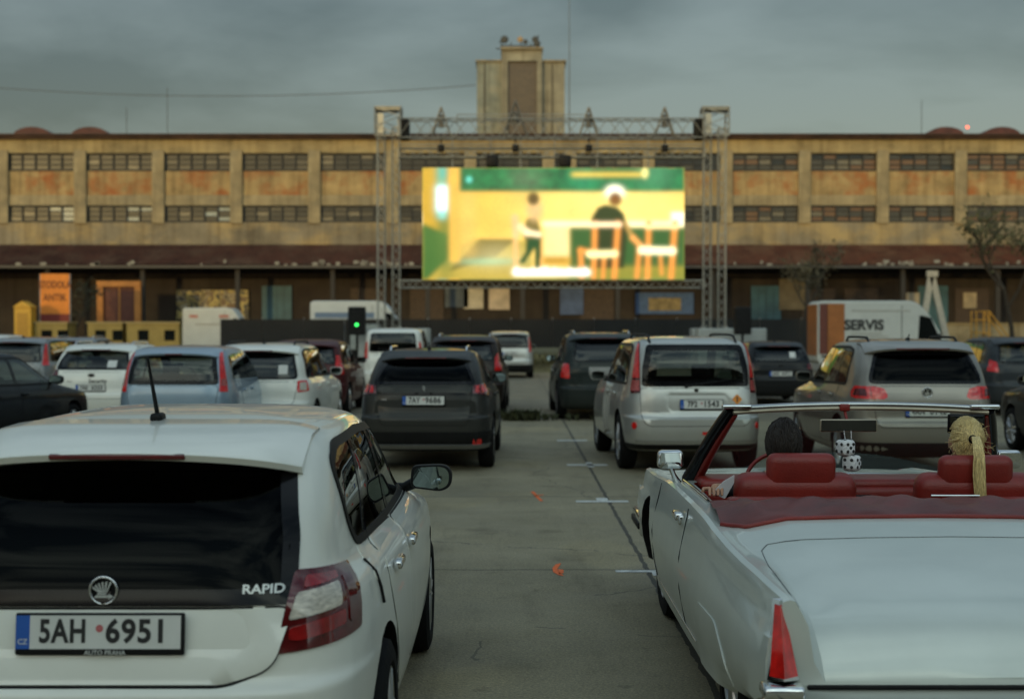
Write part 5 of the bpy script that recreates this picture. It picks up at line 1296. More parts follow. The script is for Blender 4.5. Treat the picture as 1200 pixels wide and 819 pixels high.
# ------------------------------------------------------------------ screen and its truss
SY = 65.; SS = F/SY
def sx_(px): return (px-600)/SS
def sz_(py): return 1.775+(386-py)/SS
def img():
    Wd, Hd = 320, 139
    yy, xx = np.mgrid[0:Hd, 0:Wd]; u = (xx+.5)/Wd; v = (yy+.5)/Hd      # v from the top
    I = np.zeros((Hd, Wd, 3))
    I[:] = (.95, .52, .055)
    def blend(mask, col, a=1.):
        m_ = np.clip(mask*a, 0, 1)[..., None]; I[:] = I*(1-m_)+np.array(col)*m_
    def box(x0, x1, y0, y1, s=.004): return (1/(1+np.exp(-(u-x0)/s)))*(1/(1+np.exp((u-x1)/s)))*(1/(1+np.exp(-(v-y0)/(s*2))))*(1/(1+np.exp((v-y1)/(s*2))))
    def ell(cx, cy, rx, ry, s=.12): d = np.sqrt(((u-cx)/rx)**2+((v-cy)/ry)**2); return 1/(1+np.exp((d-1)/s))
    def poly(pts, s=2):
        m_ = np.zeros((Hd, Wd)); n = len(pts); j = n-1; ins = np.zeros((Hd, Wd), bool)
        for i in range(n):
            xi, yi = pts[i]; xj, yj = pts[j]
            c = ((yi > v) != (yj > v)) & (u < (xj-xi)*(v-yi)/((yj-yi) or 1e-9)+xi); ins ^= c; j = i
        m_ = ins.astype(float)
        for _ in range(s): m_ = (m_+np.roll(m_, 1, 0)+np.roll(m_, -1, 0)+np.roll(m_, 1, 1)+np.roll(m_, -1, 1))/5
        return m_
    def line(x0, y0, x1, y1, t, col, a=1.):
        px_, py_ = u*2.3, v; ax, ay, bx_, by_ = x0*2.3, y0, x1*2.3, y1
        L2 = (bx_-ax)**2+(by_-ay)**2+1e-9; q = np.clip(((px_-ax)*(bx_-ax)+(py_-ay)*(by_-ay))/L2, 0, 1)
        d = np.hypot(px_-ax-q*(bx_-ax), py_-ay-q*(by_-ay)); blend(1/(1+np.exp((d-t)/.006)), col, a)
    rs = np.random.RandomState(2)
    def cloud(s):
        a = rs.rand(Hd//s+3, Wd//s+3); iy = yy/s; ix = xx/s; y0 = iy.astype(int); x0 = ix.astype(int); fy = iy-y0; fx = ix-x0
        return a[y0, x0]*(1-fy)*(1-fx)+a[y0+1, x0]*fy*(1-fx)+a[y0, x0+1]*(1-fy)*fx+a[y0+1, x0+1]*fy*fx
    # back wall glow, floor
    blend(ell(.72, .42, .38, .30, .3), (1.08, .84, .24)); blend(ell(.45, .6, .2, .3, .35), (1.0, .70, .15), .8)
    blend(ell(.26, .45, .10, .3, .4), (.9, .48, .05), .45)
    blend(poly([(0, 1), (0, .86), (.20, .64), (.42, .66), (.42, .9), (.60, .92), (1, .93), (1, 1)]), (.62, .45, .06)); blend(poly([(.10, .93), (.22, .64), (.36, .64), (.28, .80)]), (.22, .16, .015), .85)
    blend(ell(.25, .84, .10, .03, .3), (.25, .62, .35), .9); blend(ell(.28, .80, .09, .10, .4), (.95, .85, .42), .45)
    # left strip with the bright lamp
    blend(box(-.1, .105, -.1, .62, .01), (.70, .42, .03)); blend(poly([(0, .5), (.10, .60), (.10, .82), (0, 1.05)], 6), (.07, .20, .03)); blend(ell(.09, .62, .03, .3, .3), (.12, .25, .04), .8)
    blend(box(.055, .095, -.1, .45, .006), (.25, .55, .30)); blend(box(.055, .098, .16, .40, .006), (.95, 1.3, 1.3)); blend(box(.065, .09, .40, .46, .006), (.3, .9, .8)); blend(box(.07, .09, -.1, .1, .006), (.1, .6, .5))
    blend(box(.105, .145, -.1, .85, .004), (.9, .52, .08)); blend(box(.145, .205, .22, .8, .01), (.9, .58, .14), .6)
    # green board along the top
    g_ = box(.145, 1.1, -.2, .215, .003); n_ = cloud(9)*.6+cloud(4)*.4; col = np.stack([.004+.015*n_, .09+.26*n_, .03+.07*n_], -1); I[:] = I*(1-g_[..., None])+col*g_[..., None]
    blend(ell(.18, .11, .012, .03), (.15, .8, .6)); blend(box(.34, .46, .02, .19, .02), (.30, .34, .20), .45); blend(ell(.62, .10, .05, .10, .4), (.03, .5, .25), .4); blend(ell(.88, .06, .06, .12, .4), (.15, .5, .25), .5)
    blend(box(.57, .84, .045, .085, .004), (1., .68, .10)); blend(ell(.85, .05, .014, .05), (1., .9, .3))
    # counter front
    blend(box(.465, .565, .53, .80, .004), (1.0, .82, .34)); blend(box(.565, 1.1, .535, .90, .003), (.05, .16, .03)); blend(box(.56, 1.1, .88, 1.1, .006), (.36, .34, .04)); blend(box(.455, .565, .80, .86, .006), (.60, .30, .02))
    blend(box(.46, 1.1, .48, .53, .004), (1.2, 1.05, .6))
    blend(box(.95, 1.1, .40, .52, .003), (1.3, 1.2, .8))
    # figure at left with chair
    line(.355, .45, .36, .93, .020, (.95, .55, .2)); line(.355, .45, .36, .60, .03, (.95, .6, .25)); line(.45, .60, .455, .86, .018, (1., .5, .12))
    blend(poly([(.40, .46), (.435, .44), (.45, .55), (.45, .66), (.40, .68), (.385, .6)]), (.22, .17, .03)); blend(poly([(.40, .64), (.455, .62), (.45, .90), (.43, .90), (.43, .72), (.405, .80), (.39, .86), (.37, .85), (.395, .76)]), (.02, .10, .02))
    blend(ell(.43, .38, .03, .10, .2), (.85, .55, .22)); blend(ell(.425, .28, .022, .055, .12), (.16, .10, .02)); line(.375, .53, .40, .58, .032, (1.1, .8, .4)); line(.40, .58, .445, .60, .026, (1.2, .95, .55))
    # seated person in front
    blend(ell(.735, .22, .037, .065, .15), (1.3, 1.25, .9)); blend(ell(.737, .285, .024, .06, .12), (.30, .12, .02))
    blend(poly([(.67, .36), (.70, .335), (.745, .36), (.77, .42), (.785, .55), (.77, .9), (.66, .9), (.65, .55), (.645, .47)]), (.035, .06, .01)); line(.775, .50, .805, .63, .020, (.6, .35, .08)); line(.805, .63, .835, .70, .026, (1., .42, .10))
    # chairs
    O = (1., .36, .06)
    for x0, x1, yt, ysx in ((.655, .748, .50, .77), (.86, .965, .50, .745)):
        line(x0+.005, yt, x0, 1.0, .024, O); line(x1, yt, x1-.015, 1.0, .026, O); 
    line(.605, .74, .61, .98, .024, O); line(.605, .74, .66, .76, .022, O); line(.695, .80, .69, 1., .02, O); line(.83, .72, .82, .98, .022, O); line(.91, .8, .915, .95, .016, O)
    line(.65, .51, .752, .51, .024, (1.3, .95, .55)); line(.64, .775, .735, .77, .032, (1.3, 1.1, .5)); line(.84, .74, .955, .745, .036, (1.3, 1.2, .7)); line(.86, .53, .97, .53, .02, (1.2, .9, .4))
    # subtitle, as blown out as in the picture
    rs2 = random.Random(4); x = .352
    while x < .635:
        w_ = rs2.uniform(.006, .012); blend(box(x, x+w_, .905+rs2.uniform(-.015, .012), .965, .003), (1.5, 1.5, 1.35)); x += w_+rs2.choice((.001, .001, .002))
    blend(box(.345, .642, .912, .962, .004), (1.4, 1.4, 1.2), .75)
    for _ in range(5): I = (I+np.roll(I, 1, 0)+np.roll(I, -1, 0)+np.roll(I, 1, 1)+np.roll(I, -1, 1))/5
    gr = 1+.10*(rs.rand(Hd, Wd)-.5)+.12*(cloud(14)-.5)
    I = I*gr[..., None]; I = I*(.70+.30*np.clip(I.max(-1, keepdims=True), 0, 1)**1.5)
    return I
I = img(); Hd, Wd = I.shape[:2]
cx0, cx1, cz0, cz1 = sx_(495), sx_(802), sz_(328), sz_(197)
vs = [(cx0+(cx1-cx0)*i/Wd, 0, cz1+(cz0-cz1)*j/Hd) for j in range(Hd+1) for i in range(Wd+1)]
fs = [(j*(Wd+1)+i, (j+1)*(Wd+1)+i, (j+1)*(Wd+1)+i+1, j*(Wd+1)+i+1) for j in range(Hd) for i in range(Wd)]
me = bpy.data.meshes.new('picture'); me.from_pydata(vs, [], fs); me.update()
at = me.color_attributes.new('picture', 'FLOAT_COLOR', 'POINT')
Ip = np.pad(I, ((0, 1), (0, 1), (0, 0)), 'edge'); rgba = np.ones((Hd+1, Wd+1, 4), np.float32); rgba[..., :3] = Ip; at.data.foreach_set('color', rgba.ravel())
m, nt, b = nodes_of('led_picture'); ca = nt.nodes.new('ShaderNodeVertexColor'); ca.layer_name = 'picture'; b.inputs['Base Color'].default_value = (.01, .01, .01, 1)
nt.links.new(ca.outputs['Color'], b.inputs['Emission Color']); b.inputs['Emission Strength'].default_value = 1.0; LEDB = b
scr = thing('led_screen', 'big lit LED cinema screen showing a yellow film scene, hung in the truss frame', 'screen', (0, SY, 0))
link('picture', me, m, scr)
mb = MB(); 
for i in range(12):
    for j in range(5): mb.box((cx0+(cx1-cx0)*(i+.5)/12, .16, cz0+(cz1-cz0)*(j+.5)/5), ((cx1-cx0)/12-.02, .22, (cz1-cz0)/5-.02))
mb.build('cabinet', M['black'], scr)
alu = mat('truss_alu', (.36, .35, .30), .42, metal=.55, var=.2, scale=2)
def truss(name, parent, p0, p1, wd, r=.035, nseg=None, wy=None):
    """square lattice truss between two points"""
    p0, p1 = Vector(p0), Vector(p1); d = (p1-p0); ln = d.length; d.normalize(); wy = wy or wd
    a = Vector((0, 1, 0)); b_ = d.cross(a).normalized(); n = nseg or max(2, int(ln/wd/1.1))
    C = [(-1, -1), (1, -1), (1, 1), (-1, 1)]; mb = MB()
    P = lambda c, t: p0+d*(ln*t)+b_*(c[0]*wd/2)+a*(c[1]*wy/2)
    for c in C: mb.tube([P(c, 0), P(c, 1)], r, 6)
    for k in range(4):
        c0, c1 = C[k], C[(k+1) % 4]
        for i in range(n):
            s0, s1 = (c0, c1) if i % 2 == 0 else (c1, c0); mb.tube([P(s0, i/n), P(s1, (i+1)/n)], r*.55, 5, cap=False)
        for i in (0, n): mb.tube([P(c0, i/n), P(c1, i/n)], r*.7, 5, cap=False)
    return mb.build(name, alu, parent, 60)
for px, lab in ((455, 'lattice truss tower left of the lit screen'), (838, 'lattice truss tower right of the lit screen')):
    t = thing('truss_tower', lab, 'truss tower', (sx_(px), SY+.3, 0), 0, 'truss towers beside the screen')
    for dx in (-.34, .34): truss('mast', t, (dx, 0, .15), (dx, 0, sz_(150)), .34, .024)
    o = truss('head_block', t, (0, 0, sz_(160)), (0, 0, sz_(127)), 1.15, .04, 3)
    mb = MB(); mb.span(-.62, .62, -.5, .5, sz_(130), sz_(126)); mb.span(-.6, -.2, -.42, -.38, sz_(157), sz_(134)); mb.build('head_plate', alu, o)
    rbox('chain_hoist', ((.75 if px < 600 else -.75), 0, sz_(152)), (.45, .4, 1.0), .12, M['black'], t)
    mb = MB()
    for sg in (-1, 1):
        for sy in (-1, 1): mb.tube([(sg*.5, sy*.4, 1.9), (sg*1.2, sy*1.2, .2)], .05, 6)
    mb.span(-1.3, 1.3, -1.3, 1.3, .02, .16); mb.build('outrigger', alu, t)
    for sy in (-1, 1): MB().rbox((.6 if px > 600 else .3, sy*1.0, .95), (3.1, 1.0, 1.75), .06, 2).build('ballast_block', mat('ballast_white', (.36, .38, .36), .6, var=.2, scale=1.), t)
tr = thing('truss_beam', 'horizontal lattice beam carrying the screen between the two towers', 'truss beam', (0, SY+.3, 0))
xa, xb = sx_(467), sx_(826)
truss('span', tr, (xa, 0, sz_(151)), (xb, 0, sz_(151)), .86, .035, 22); truss('span', tr, (xa, 0, sz_(179)), (xb, 0, sz_(179)), .42, .035, 34); truss('span', tr, (xa, 0, sz_(333)), (xb, 0, sz_(333)), .34, .03, 44)
mb = MB()
for px in (530, 575, 610, 650, 700, 760): mb.tube([(sx_(px), -.1, sz_(162)), (sx_(px), -.1, sz_(196))], .03, 5)
mb.tube([(xa, -.3, sz_(170)), (xb, -.3, sz_(170))], .03, 5); mb.tube([(sx_(535), .5, sz_(132)), (sx_(690), .5, sz_(132))], .025, 5); mb.tube([(sx_(535), .5, sz_(132)), (sx_(535), .5, sz_(142))], .025, 5); mb.tube([(sx_(690), .5, sz_(132)), (sx_(690), .5, sz_(142))], .025, 5)
mb.build('hanger', alu, tr)
lamp0 = None
for i, (px, lab) in enumerate(((517, 'leftmost'), (604, 'second from left'), (690, 'third from left'), (779, 'rightmost'))):
    t = thing('stage_light', 'stage light in a triangular bracket on the truss beam, %s of the four' % lab, 'stage light', (sx_(px), SY+.1, sz_(158)), 0, 'stage lights on the truss beam')
    k = 1.25 if i == 1 else 1.
    mb = MB(); h_ = 1.25*k
    for sg in (-1, 1): mb.tube([(sg*.42*k, 0, 0), (0, 0, h_)], .045, 6); mb.tube([(sg*.42*k, .45, 0), (0, .2, h_)], .045, 6)
    mb.tube([(-.3*k, 0, h_*.3), (.3*k, 0, h_*.3)], .035, 6); mb.tube([(-.17*k, 0, h_*.62), (.17*k, 0, h_*.62)], .035, 6); mb.build('bracket', mat('truss_dull', (.17, .165, .145), .5, .4), t, 60)
    MB().rbox((0, .1, h_*.5), (.30, .26, .6), .08, 3, taper=.3).build('lamp_head', mat('lamp_grey', (.07, .07, .065), .5), t, 50)
    o = MB().rbox((0, 0, -.62), (.30, .3, .34), .06, 3).build('hanging_lamp', M['black'], t, 50); MB().tube([(0, 0, 0), (0, 0, -.5)], .04, 6).build('clamp', M['black'], o)
for px in (577, 662): tag(MB().rbox((sx_(px), SY-.1, sz_(190)), (.55, .4, .55), .1, 3).build('rigging_motor', M['black'], None, 50), 'black rigging motor above the screen, %s of the pair' % ('left' if px < 600 else 'right'), 'motor', 'rigging motors above the screen')
t = thing('speaker_cabinet', 'black loudspeaker with a green lamp beside the left screen tower', 'speaker', (sx_(424), SY-2, 0)); MB().rbox((0, 0, 2.15), (.75, .6, 1.25), .05, 2).build('cabinet', M['black'], t); MB().tube([(0, 0, 0), (0, 0, 1.6)], .06, 8).build('pole', M['black'], t)
MB().lathe([(-.02, .02), (-.02, .07), (.02, .07)], 10, 'y', (.02, -.32, 1.98)).build('pilot_lamp', mat('green_glow', (.05, .6, .1), .4, emit=(.05, 1., .15), estr=3.), t)
for px, d in ((870, 62), ):
    t = thing('speaker_cabinet', 'black loudspeaker on a pole right of the right screen tower', 'speaker', ((px-600)/F*d, d, 0)); MB().rbox((0, 0, 2.15), (.7, .6, 1.2), .05, 2).build('cabinet', M['black'], t); MB().tube([(0, 0, 0), (0, 0, 1.6)], .06, 8).build('pole', M['black'], t)

# ------------------------------------------------------------------ vans and yard things
def van(name, label, px, d, py_roof, Lpx, rz, panel, extra=None, low=False, facing=1):
    """panel van seen from its side; nose towards +x when facing=1"""
    s = F/d; L = Lpx/s; H = 1.775+(386-py_roof)/s; w = 2.0
    root = thing(name, label, 'van', ((px-600)/s, d, 0), rz, 'vans along the warehouse')
    pr = [(0.02*L, .35), (L*.985, .35), (L, .55), (L*.995, 1.0), (L*.93, 1.15), (L*.80, H*.80), (L*.72, H*.965), (L*.66, H), (.03*L, H), (0, H-.12), (0, .5)]
    pr = fillet(pr, [.06, .08, .1, .12, .15, .2, .2, .2, .1, .05, .05], 4)
    f = facing; mb = MB(); mb.prism([(x*f, z) for x, z in pr], -w/2, w/2, 'y'); b = mb.build('body', [panel, M['black']], root)
    bm = bmesh.new(); bm.from_mesh(b.data); bmesh.ops.bevel(bm, geom=[e for e in bm.edges if abs(e.verts[0].co.y-e.verts[1].co.y) < 1e-5 and e.calc_face_angle(0) > .8 and e.verts[0].co.z > 1.0], offset=.09, segments=3, affect='EDGES', profile=.5); bm.to_mesh(b.data); bm.free(); shade(b.data, 35)
    for sg in (-1, 1):
        y = sg*(w/2+.006)
        wp = [(L*.715, 1.28), (L*.885, 1.22), (L*.805, H*.765), (L*.725, H*.80)]
        MB().prism([(x*f, z) for x, z in fillet(wp, .08)], y-.004, y+.004, 'y').build('side_window', M['g_opaque'], root)
        MB().prism([(x*f, z) for x, z in [(.03*L, .62), (L*.97, .62), (L*.97, .70), (.03*L, .70)]], y-.006, y+.006, 'y').build('side_moulding', M['black'], root)
        MB().span(f*L*.60-.012, f*L*.60+.012, y-.003, y+.003, .6, H*.93).build('door_gap', M['black'], root)
    a, c_ = Vector((L*.905, 0, 1.22)), Vector((L*.80, 0, H*.79)); n = Vector((c_.z-a.z, 0, a.x-c_.x)).normalized()*.02
    MB().add([((a+n).x*f, -w*.44, (a+n).z), ((a+n).x*f, w*.44, (a+n).z), ((c_+n).x*f, w*.42, (c_+n).z), ((c_+n).x*f, -w*.42, (c_+n).z)], [(0, 1, 2, 3)]).build('windscreen', M['g_opaque'], root)
    MB().span(f*L*1.0-.05, f*L*1.0+.05, -w/2, w/2, .38, .66).build('bumper', M['black'], root)
    for sg in (-1, 1): rbox('headlight', (f*(L*.975), sg*.78, .95), (.18, .30, .25), .05, M['clear'], root); rbox('wing_mirror', (f*L*.86, sg*(w/2+.14), 1.45), (.12, .2, .3), .04, M['black'], root)
    ta, ra = wheel_meshes(.34, .22, 'five')
    for x in (L*.17, L*.80):
        for sg in (-1, 1): o = link('wheel', ta, None, root, (f*x, sg*(w/2-.10), .34), (0, 0, sg*PI/2)); link('rim', ra, None, o)
    if extra: extra(root, L, H, w)
    return root
vw_ = paint('van_white', (.50, .50, .45), rough=.7, dirt=.3, coat=0.)
def servis(root, L, H, w):
    y = -w/2-.008; og = mat('van_orange', (.36, .12, .025), .5, var=.25, scale=1.5); br = mat('van_brown', (.14, .035, .02), .5)
    MB().span(.40, 1.12, y-.004, y+.006, .75, H-.12).build('orange_panel', og, root); MB().span(.08, .42, y-.004, y+.006, .75, H-.12).build('brown_panel', br, root)
    text('lettering', 'SERVIS', .40, M['ink'], root, (L*.33, y-.012, H*.655), xs=1.0, bold=.04)
    for k, z in enumerate((.54, .50)): MB().span(L*.24, L*(.50 if k else .46), y-.004, y+.004, H*z-.015, H*z+.015).build('small_print', mat('print_grey', (.3, .27, .22), .6), root)
    MB().span(L*.24, L*.66, y-.004, y+.004, H*.86-.03, H*.86+.03).build('small_print', mat('print_pale', (.42, .40, .35), .6), root)
    MB().span(-.03, .02, -w*.46, w*.46, .7, H-.15).build('rear_door', og, root)
van('panel_van', 'white panel van with orange rear corner and dark lettering, on the right', 952, 60., 353, 162, R(0), vw_, servis)
def stripes(root, L, H, w):
    y = -w/2-.008; bl = mat('van_blue', (.10, .17, .28), .5)
    MB().span(.3, L*.62, y-.004, y+.005, H*.70, H*.80).build('blue_stripe', bl, root); MB().span(L*.16, L*.45, y-.004, y+.005, H*.48, H*.60).build('blue_lettering', bl, root)
van('panel_van', 'white van with pale blue stripes behind the left screen tower', 366, 88., 353, 120, R(0), paint('van_pale', (.46, .50, .50), rough=.7, dirt=.2, coat=0.), stripes)
def redmarks(root, L, H, w):
    y = -w/2-.008
    for a, b in ((.10, .22), (.52, .66)): MB().span(L*a, L*b, y-.004, y+.005, H*.80, H*.86).build('red_mark', mat('print_red', (.42, .16, .12), .6), root)
    MB().span(L*.18, L*.55, y-.004, y+.005, H*.66, H*.68).build('small_print', mat('print_grey', (.3, .27, .22), .6), root)
van('delivery_van', 'short white delivery van in front of the graffiti panel', 218, 90., 361, 82, R(0), vw_, redmarks)
# yellow cabins, booth, banner, portal
yel = mat('cabin_yellow', (.30, .22, .06), .7, var=.25, scale=.7); ora = mat('orange_board', (.62, .20, .025), .7, var=.25, scale=.6)
def at(px, d): return (px-600)/F*d
for i, (p0, p1) in enumerate(((46, 84), (108, 148), (153, 214))):
    d = 96.; x0, x1 = at(p0, d), at(p1, d)
    t = thing('site_cabin', 'low yellow site cabin %s' % ('below the orange banner', 'left of the orange portal, between banner and portal', 'right of the orange portal, the longest of the row')[i], 'cabin', ((x0+x1)/2, d, 0), 0, 'yellow site cabins'); h_ = 1.775+7/(F/d); L = x1-x0
    MB().span(-L/2, L/2, -1, 1, .3, h_).build('wall', yel, t); MB().span(-L/2-.1, L/2+.1, -1.1, 1.1, h_, h_+.1).build('roof', mat('cabin_trim', (.34, .27, .12), .7), t)
    for k in (-.28, .22): MB().span(L*k, L*k+.7, -1.03, -.99, h_-1.15, h_-.45).build('window', M['g_opaque'], t)
    MB().span(-L/2, L/2, -.9, .9, 0, .3).build('skid', M['black'], t)
t = thing('ticket_booth', 'narrow yellow booth with a pitched top at the left edge', 'booth', (at(29.5, 95), 95, 0)); w_ = .55; zt_ = 1.775+26*95/F
MB().span(-w_, w_, -.5, .5, 0, zt_).build('wall', mat('booth_yellow', (.55, .31, .03), .6, var=.15), t); MB().prism([(-w_-.08, zt_), (w_+.08, zt_), (0, zt_+.4)], -.6, .6, 'y').build('roof', mat('booth_yellow', (.55, .31, .03), .6), t); MB().span(-.35, .35, -.53, -.49, .5, zt_-.4).build('door', mat('booth_dark', (.40, .21, .02), .6), t)
t = thing('banner', 'tall orange banner with dark lettering and a dark red foot on the left', 'banner', (at(64.5, 97), 97, 0)); k = 97/F
MB().span(-17*k, 17*k, 0, .08, 1.775+18*k, 1.775+65*k).build('cloth', ora, t); MB().span(-17*k, 17*k, -.02, .1, 1.775+5*k, 1.775+18*k).build('foot_panel', mat('dark_red_board', (.16, .02, .015), .7), t)
for z, wtxt in ((52, 'STODOLA'), (37, 'ANTIK')): text('lettering', wtxt, 8*k, mat('banner_ink', (.14, .035, .01), .7), t, (0, -.03, 1.775+z*k), xs=.72 if z > 50 else .8, bold=.02)
for sg in (-1, 1): MB().tube([(sg*17.5*k, .05, 0), (sg*17.5*k, .05, 1.775+65*k)], .05, 6).build('pole', M['steel'], t)
t = thing('portal', 'orange painted timber portal around a dark brown doorway', 'portal', (at(140, 104), 104, 0)); k = 104/F; om = mat('portal_orange', (.38, .15, .03), .7, var=.3, scale=.8)
for sg in (-1, 1): MB().span(sg*22*k-.22, sg*22*k+.22, -.2, .2, 0, 1.775+50*k).build('post', om, t)
MB().span(-25.5*k, 25.5*k, -.25, .25, 1.775+50*k, 1.775+56.5*k).build('lintel', om, t); MB().span(-19*k, 19*k, .05, .15, 0, 1.775+50*k).build('door', mat('portal_dark', (.10, .030, .018), .7, var=.3), t); MB().span(-.06, .06, 0, .06, 0, 1.775+49*k).build('door_post', om, t)
t = thing('trailer', 'small pale box trailer left of the left screen tower', 'trailer', (at(428, 70), 70, 0)); MB().rbox((0, 0, 1.4), (1.3, 1.6, 1.25), .05, 2).build('box', mat('trailer_pale', (.34, .37, .34), .6, var=.2), t); MB().span(-.5, .5, -.5, .5, .3, .8).build('chassis', M['black'], t)
# white A-frame, beige wall, yellow scaffold
t = thing('a_frame', 'tall white timber A-frame standing behind the lettered van', 'frame', (at(1092, 75), 75, 0)); k = 75/F; wm = mat('frame_white', (.42, .40, .34), .7, var=.15)
pa, pb, pc = Vector((-1*k, 0, 1.775+66*k)), Vector((-17*k, 0, 0)), Vector((24*k, 0, 0))
for p, q in ((pa, pb), (pa, pc)):
    d_ = (q-p).normalized(); n = Vector((-d_.z, 0, d_.x))*.15; MB().add([p-n+Vector((0, -.08, 0)), p+n+Vector((0, -.08, 0)), q+n+Vector((0, -.08, 0)), q-n+Vector((0, -.08, 0)), p-n+Vector((0, .08, 0)), p+n+Vector((0, .08, 0)), q+n+Vector((0, .08, 0)), q-n+Vector((0, .08, 0))],
        [(0, 1, 2, 3), (7, 6, 5, 4), (0, 4, 5, 1), (2, 6, 7, 3), (1, 5, 6, 2), (0, 3, 7, 4)]).build('leg', wm, t)
MB().span(-.28, .28, -.12, .12, pa.z-.2, pa.z+.12).build('head', wm, t)
t = thing('low_wall', 'low beige wall at the right in front of the loading dock', 'wall', (at(1180, 92), 92, 0)); MB().span(-4.2, 9, -.2, .2, 0, 1.775+6*92/F).build('wall', pl_b, t); MB().span(-4.3, 9.1, -.3, .3, 1.775+6*92/F, 1.775+7.5*92/F).build('coping', pl_a, t)
t = thing('work_platform', 'small yellow steel steps with handrail at the right', 'platform', (at(1150, 90), 90, 0)); k = 90/F; ym = mat('rail_yellow', (.42, .22, .025), .6)
mb = MB(); 
for y in (-.5, .5):
    mb.tube([(-9*k, y, 0), (-9*k, y, 1.775+21*k), (6*k, y, 1.775+21*k), (28*k, y, 1.775-8*k), (28*k, y, 0)], .05, 6); mb.tube([(6*k, y, 0), (6*k, y, 1.775+21*k)], .05, 6); mb.tube([(-9*k, y, 1.775+11*k), (6*k, y, 1.775+11*k)], .04, 6)
mb.build('handrail', ym, t); mb = MB()
for i in range(6): mb.box(((6+22*i/6)*k, 0, 1.775-(i*4.5)*k-.3), (.3, 1., .05))
mb.span(-9*k, 6*k, -.5, .5, 1.775-.25, 1.775-.17); mb.build('tread', ym, t)
# ------------------------------------------------------------------ trees
bark = mat('bark', (.035, .027, .018), .9, var=.3, scale=3)
def tree(name, label, x, y, H, spread, seed, leaves, leafcol, lean=0., twigs=5):
    r_ = random.Random(seed); t = thing(name, label, 'tree', (x, y, 0), 0); mb = MB(); tips = []
    def grow(p, d, ln, r, lv):
        pts = [p]; q = p.copy(); dd = d.copy()
        for k in range(4): dd = (dd+Vector((r_.uniform(-.2, .2), r_.uniform(-.2, .2), r_.uniform(-.05, .15)))).normalized(); q = q+dd*ln/4; pts.append(q.copy())
        mb.tube(pts, [r, r*.88, r*.76, r*.64, r*.5], 6 if lv < 2 else 4, cap=False)
        if lv >= 2: tips.extend(pts[1:])
        if lv < 4:
            for k in range(3 if lv == 0 else r_.choice((2, 3, 3))+(twigs > 5 and lv > 1)):
                b = pts[r_.choice((2, 3, 4, 4))]; a = r_.uniform(0, 2*PI); sp_ = spread*r_.uniform(.6, 1.2)
                nd = (dd+Vector((math.cos(a)*sp_, math.sin(a)*sp_, r_.uniform(-.1, .25)))).normalized(); grow(b, nd, ln*r_.uniform(.55, .75), r*.52, lv+1)
    grow(Vector((0, 0, 0)), Vector((lean, 0, 1)).normalized(), H*.36, H*.016, 0)
    mb.build('trunk', bark, t, 60)
    if leaves:
        lm = mat('leaf_'+name+str(seed), leafcol, .8, var=.5, scale=.9); mb = MB()
        for _ in range(leaves):
            p = r_.choice(tips)+Vector((r_.gauss(0, .22), r_.gauss(0, .22), r_.gauss(0, .22))); a = Vector((r_.uniform(-1, 1), r_.uniform(-1, 1), r_.uniform(-1, 1))).normalized(); b = a.orthogonal().normalized(); s_ = r_.uniform(.08, .19)
            mb.add([p-a*s_, p+b*s_*.5, p+a*s_, p-b*s_*.5], [(0, 1, 2, 3)])
        mb.build('crown', lm, t)
    return t
tree('leafy_tree', 'thin tree in young leaf at the right edge in front of the warehouse', at(1188, 72), 72, 10.6, .85, 12, 950, (.060, .060, .022), 0.0, 6)
tree('bare_tree', 'small bare tree before the warehouse, left of the lettered van', at(945, 95), 95, 8.6, .7, 33, 900, (.07, .06, .03))
tree('bare_tree', 'leafless sapling between the orange banner and the portal', at(88, 100), 100, 5.5, .6, 41, 300, (.05, .045, .02))
# added hall, unseen behind the camera, to keep the low sun off the cars
t = thing('sun_block_hall', 'added hall out of view behind the camera, shading the parked cars', 'building', (0, -62, 0)); hw_ = plaster('sun_block_brick', (.14, .10, .075), (.10, .07, .05))
MB().span(-110, 110, -12, 0, 0, 21.9).build('wall', hw_, t); MB().span(-111, 111, -13, .6, 21.9, 22.5).build('roof', mat('sun_block_roof', (.05, .045, .04), .8), t)
for k in range(18): MB().span(-100+11.6*k, -95+11.6*k, .02, .1, 6, 11).build('window', M['g_opaque'], t)
# ------------------------------------------------------------------ light, sky, camera
SUN_EL, SUN_AZ = R(7), R(205)       # azimuth clockwise from +Y: low behind the camera, a little to the left
w = bpy.data.worlds.new('World'); sc.world = w; w.use_nodes = True; nt = w.node_tree; nt.nodes.clear(); L = nt.links
out = nt.nodes.new('ShaderNodeOutputWorld'); tc = nt.nodes.new('ShaderNodeTexCoord')
sky = nt.nodes.new('ShaderNodeTexSky'); sky.sky_type = 'NISHITA'; sky.sun_disc = False; sky.sun_elevation = SUN_EL; sky.sun_rotation = SUN_AZ; sky.air_density = 1.2; sky.dust_density = 2.
b1 = nt.nodes.new('ShaderNodeBackground'); b1.inputs['Strength'].default_value = .05; L.new(sky.outputs[0], b1.inputs['Color'])
sep = nt.nodes.new('ShaderNodeSeparateXYZ'); L.new(tc.outputs['Generated'], sep.inputs[0])
mp = nt.nodes.new('ShaderNodeMapping'); mp.inputs['Scale'].default_value = (1., 1., 3.4); mp.inputs['Rotation'].default_value = (R(8), R(-14), 0); L.new(tc.outputs['Generated'], mp.inputs[0])
n1 = nt.nodes.new('ShaderNodeTexNoise'); n1.inputs['Scale'].default_value = 2.6; n1.inputs['Detail'].default_value = 7; n1.inputs['Roughness'].default_value = .52; n1.inputs['Distortion'].default_value = .35; L.new(mp.outputs[0], n1.inputs['Vector'])
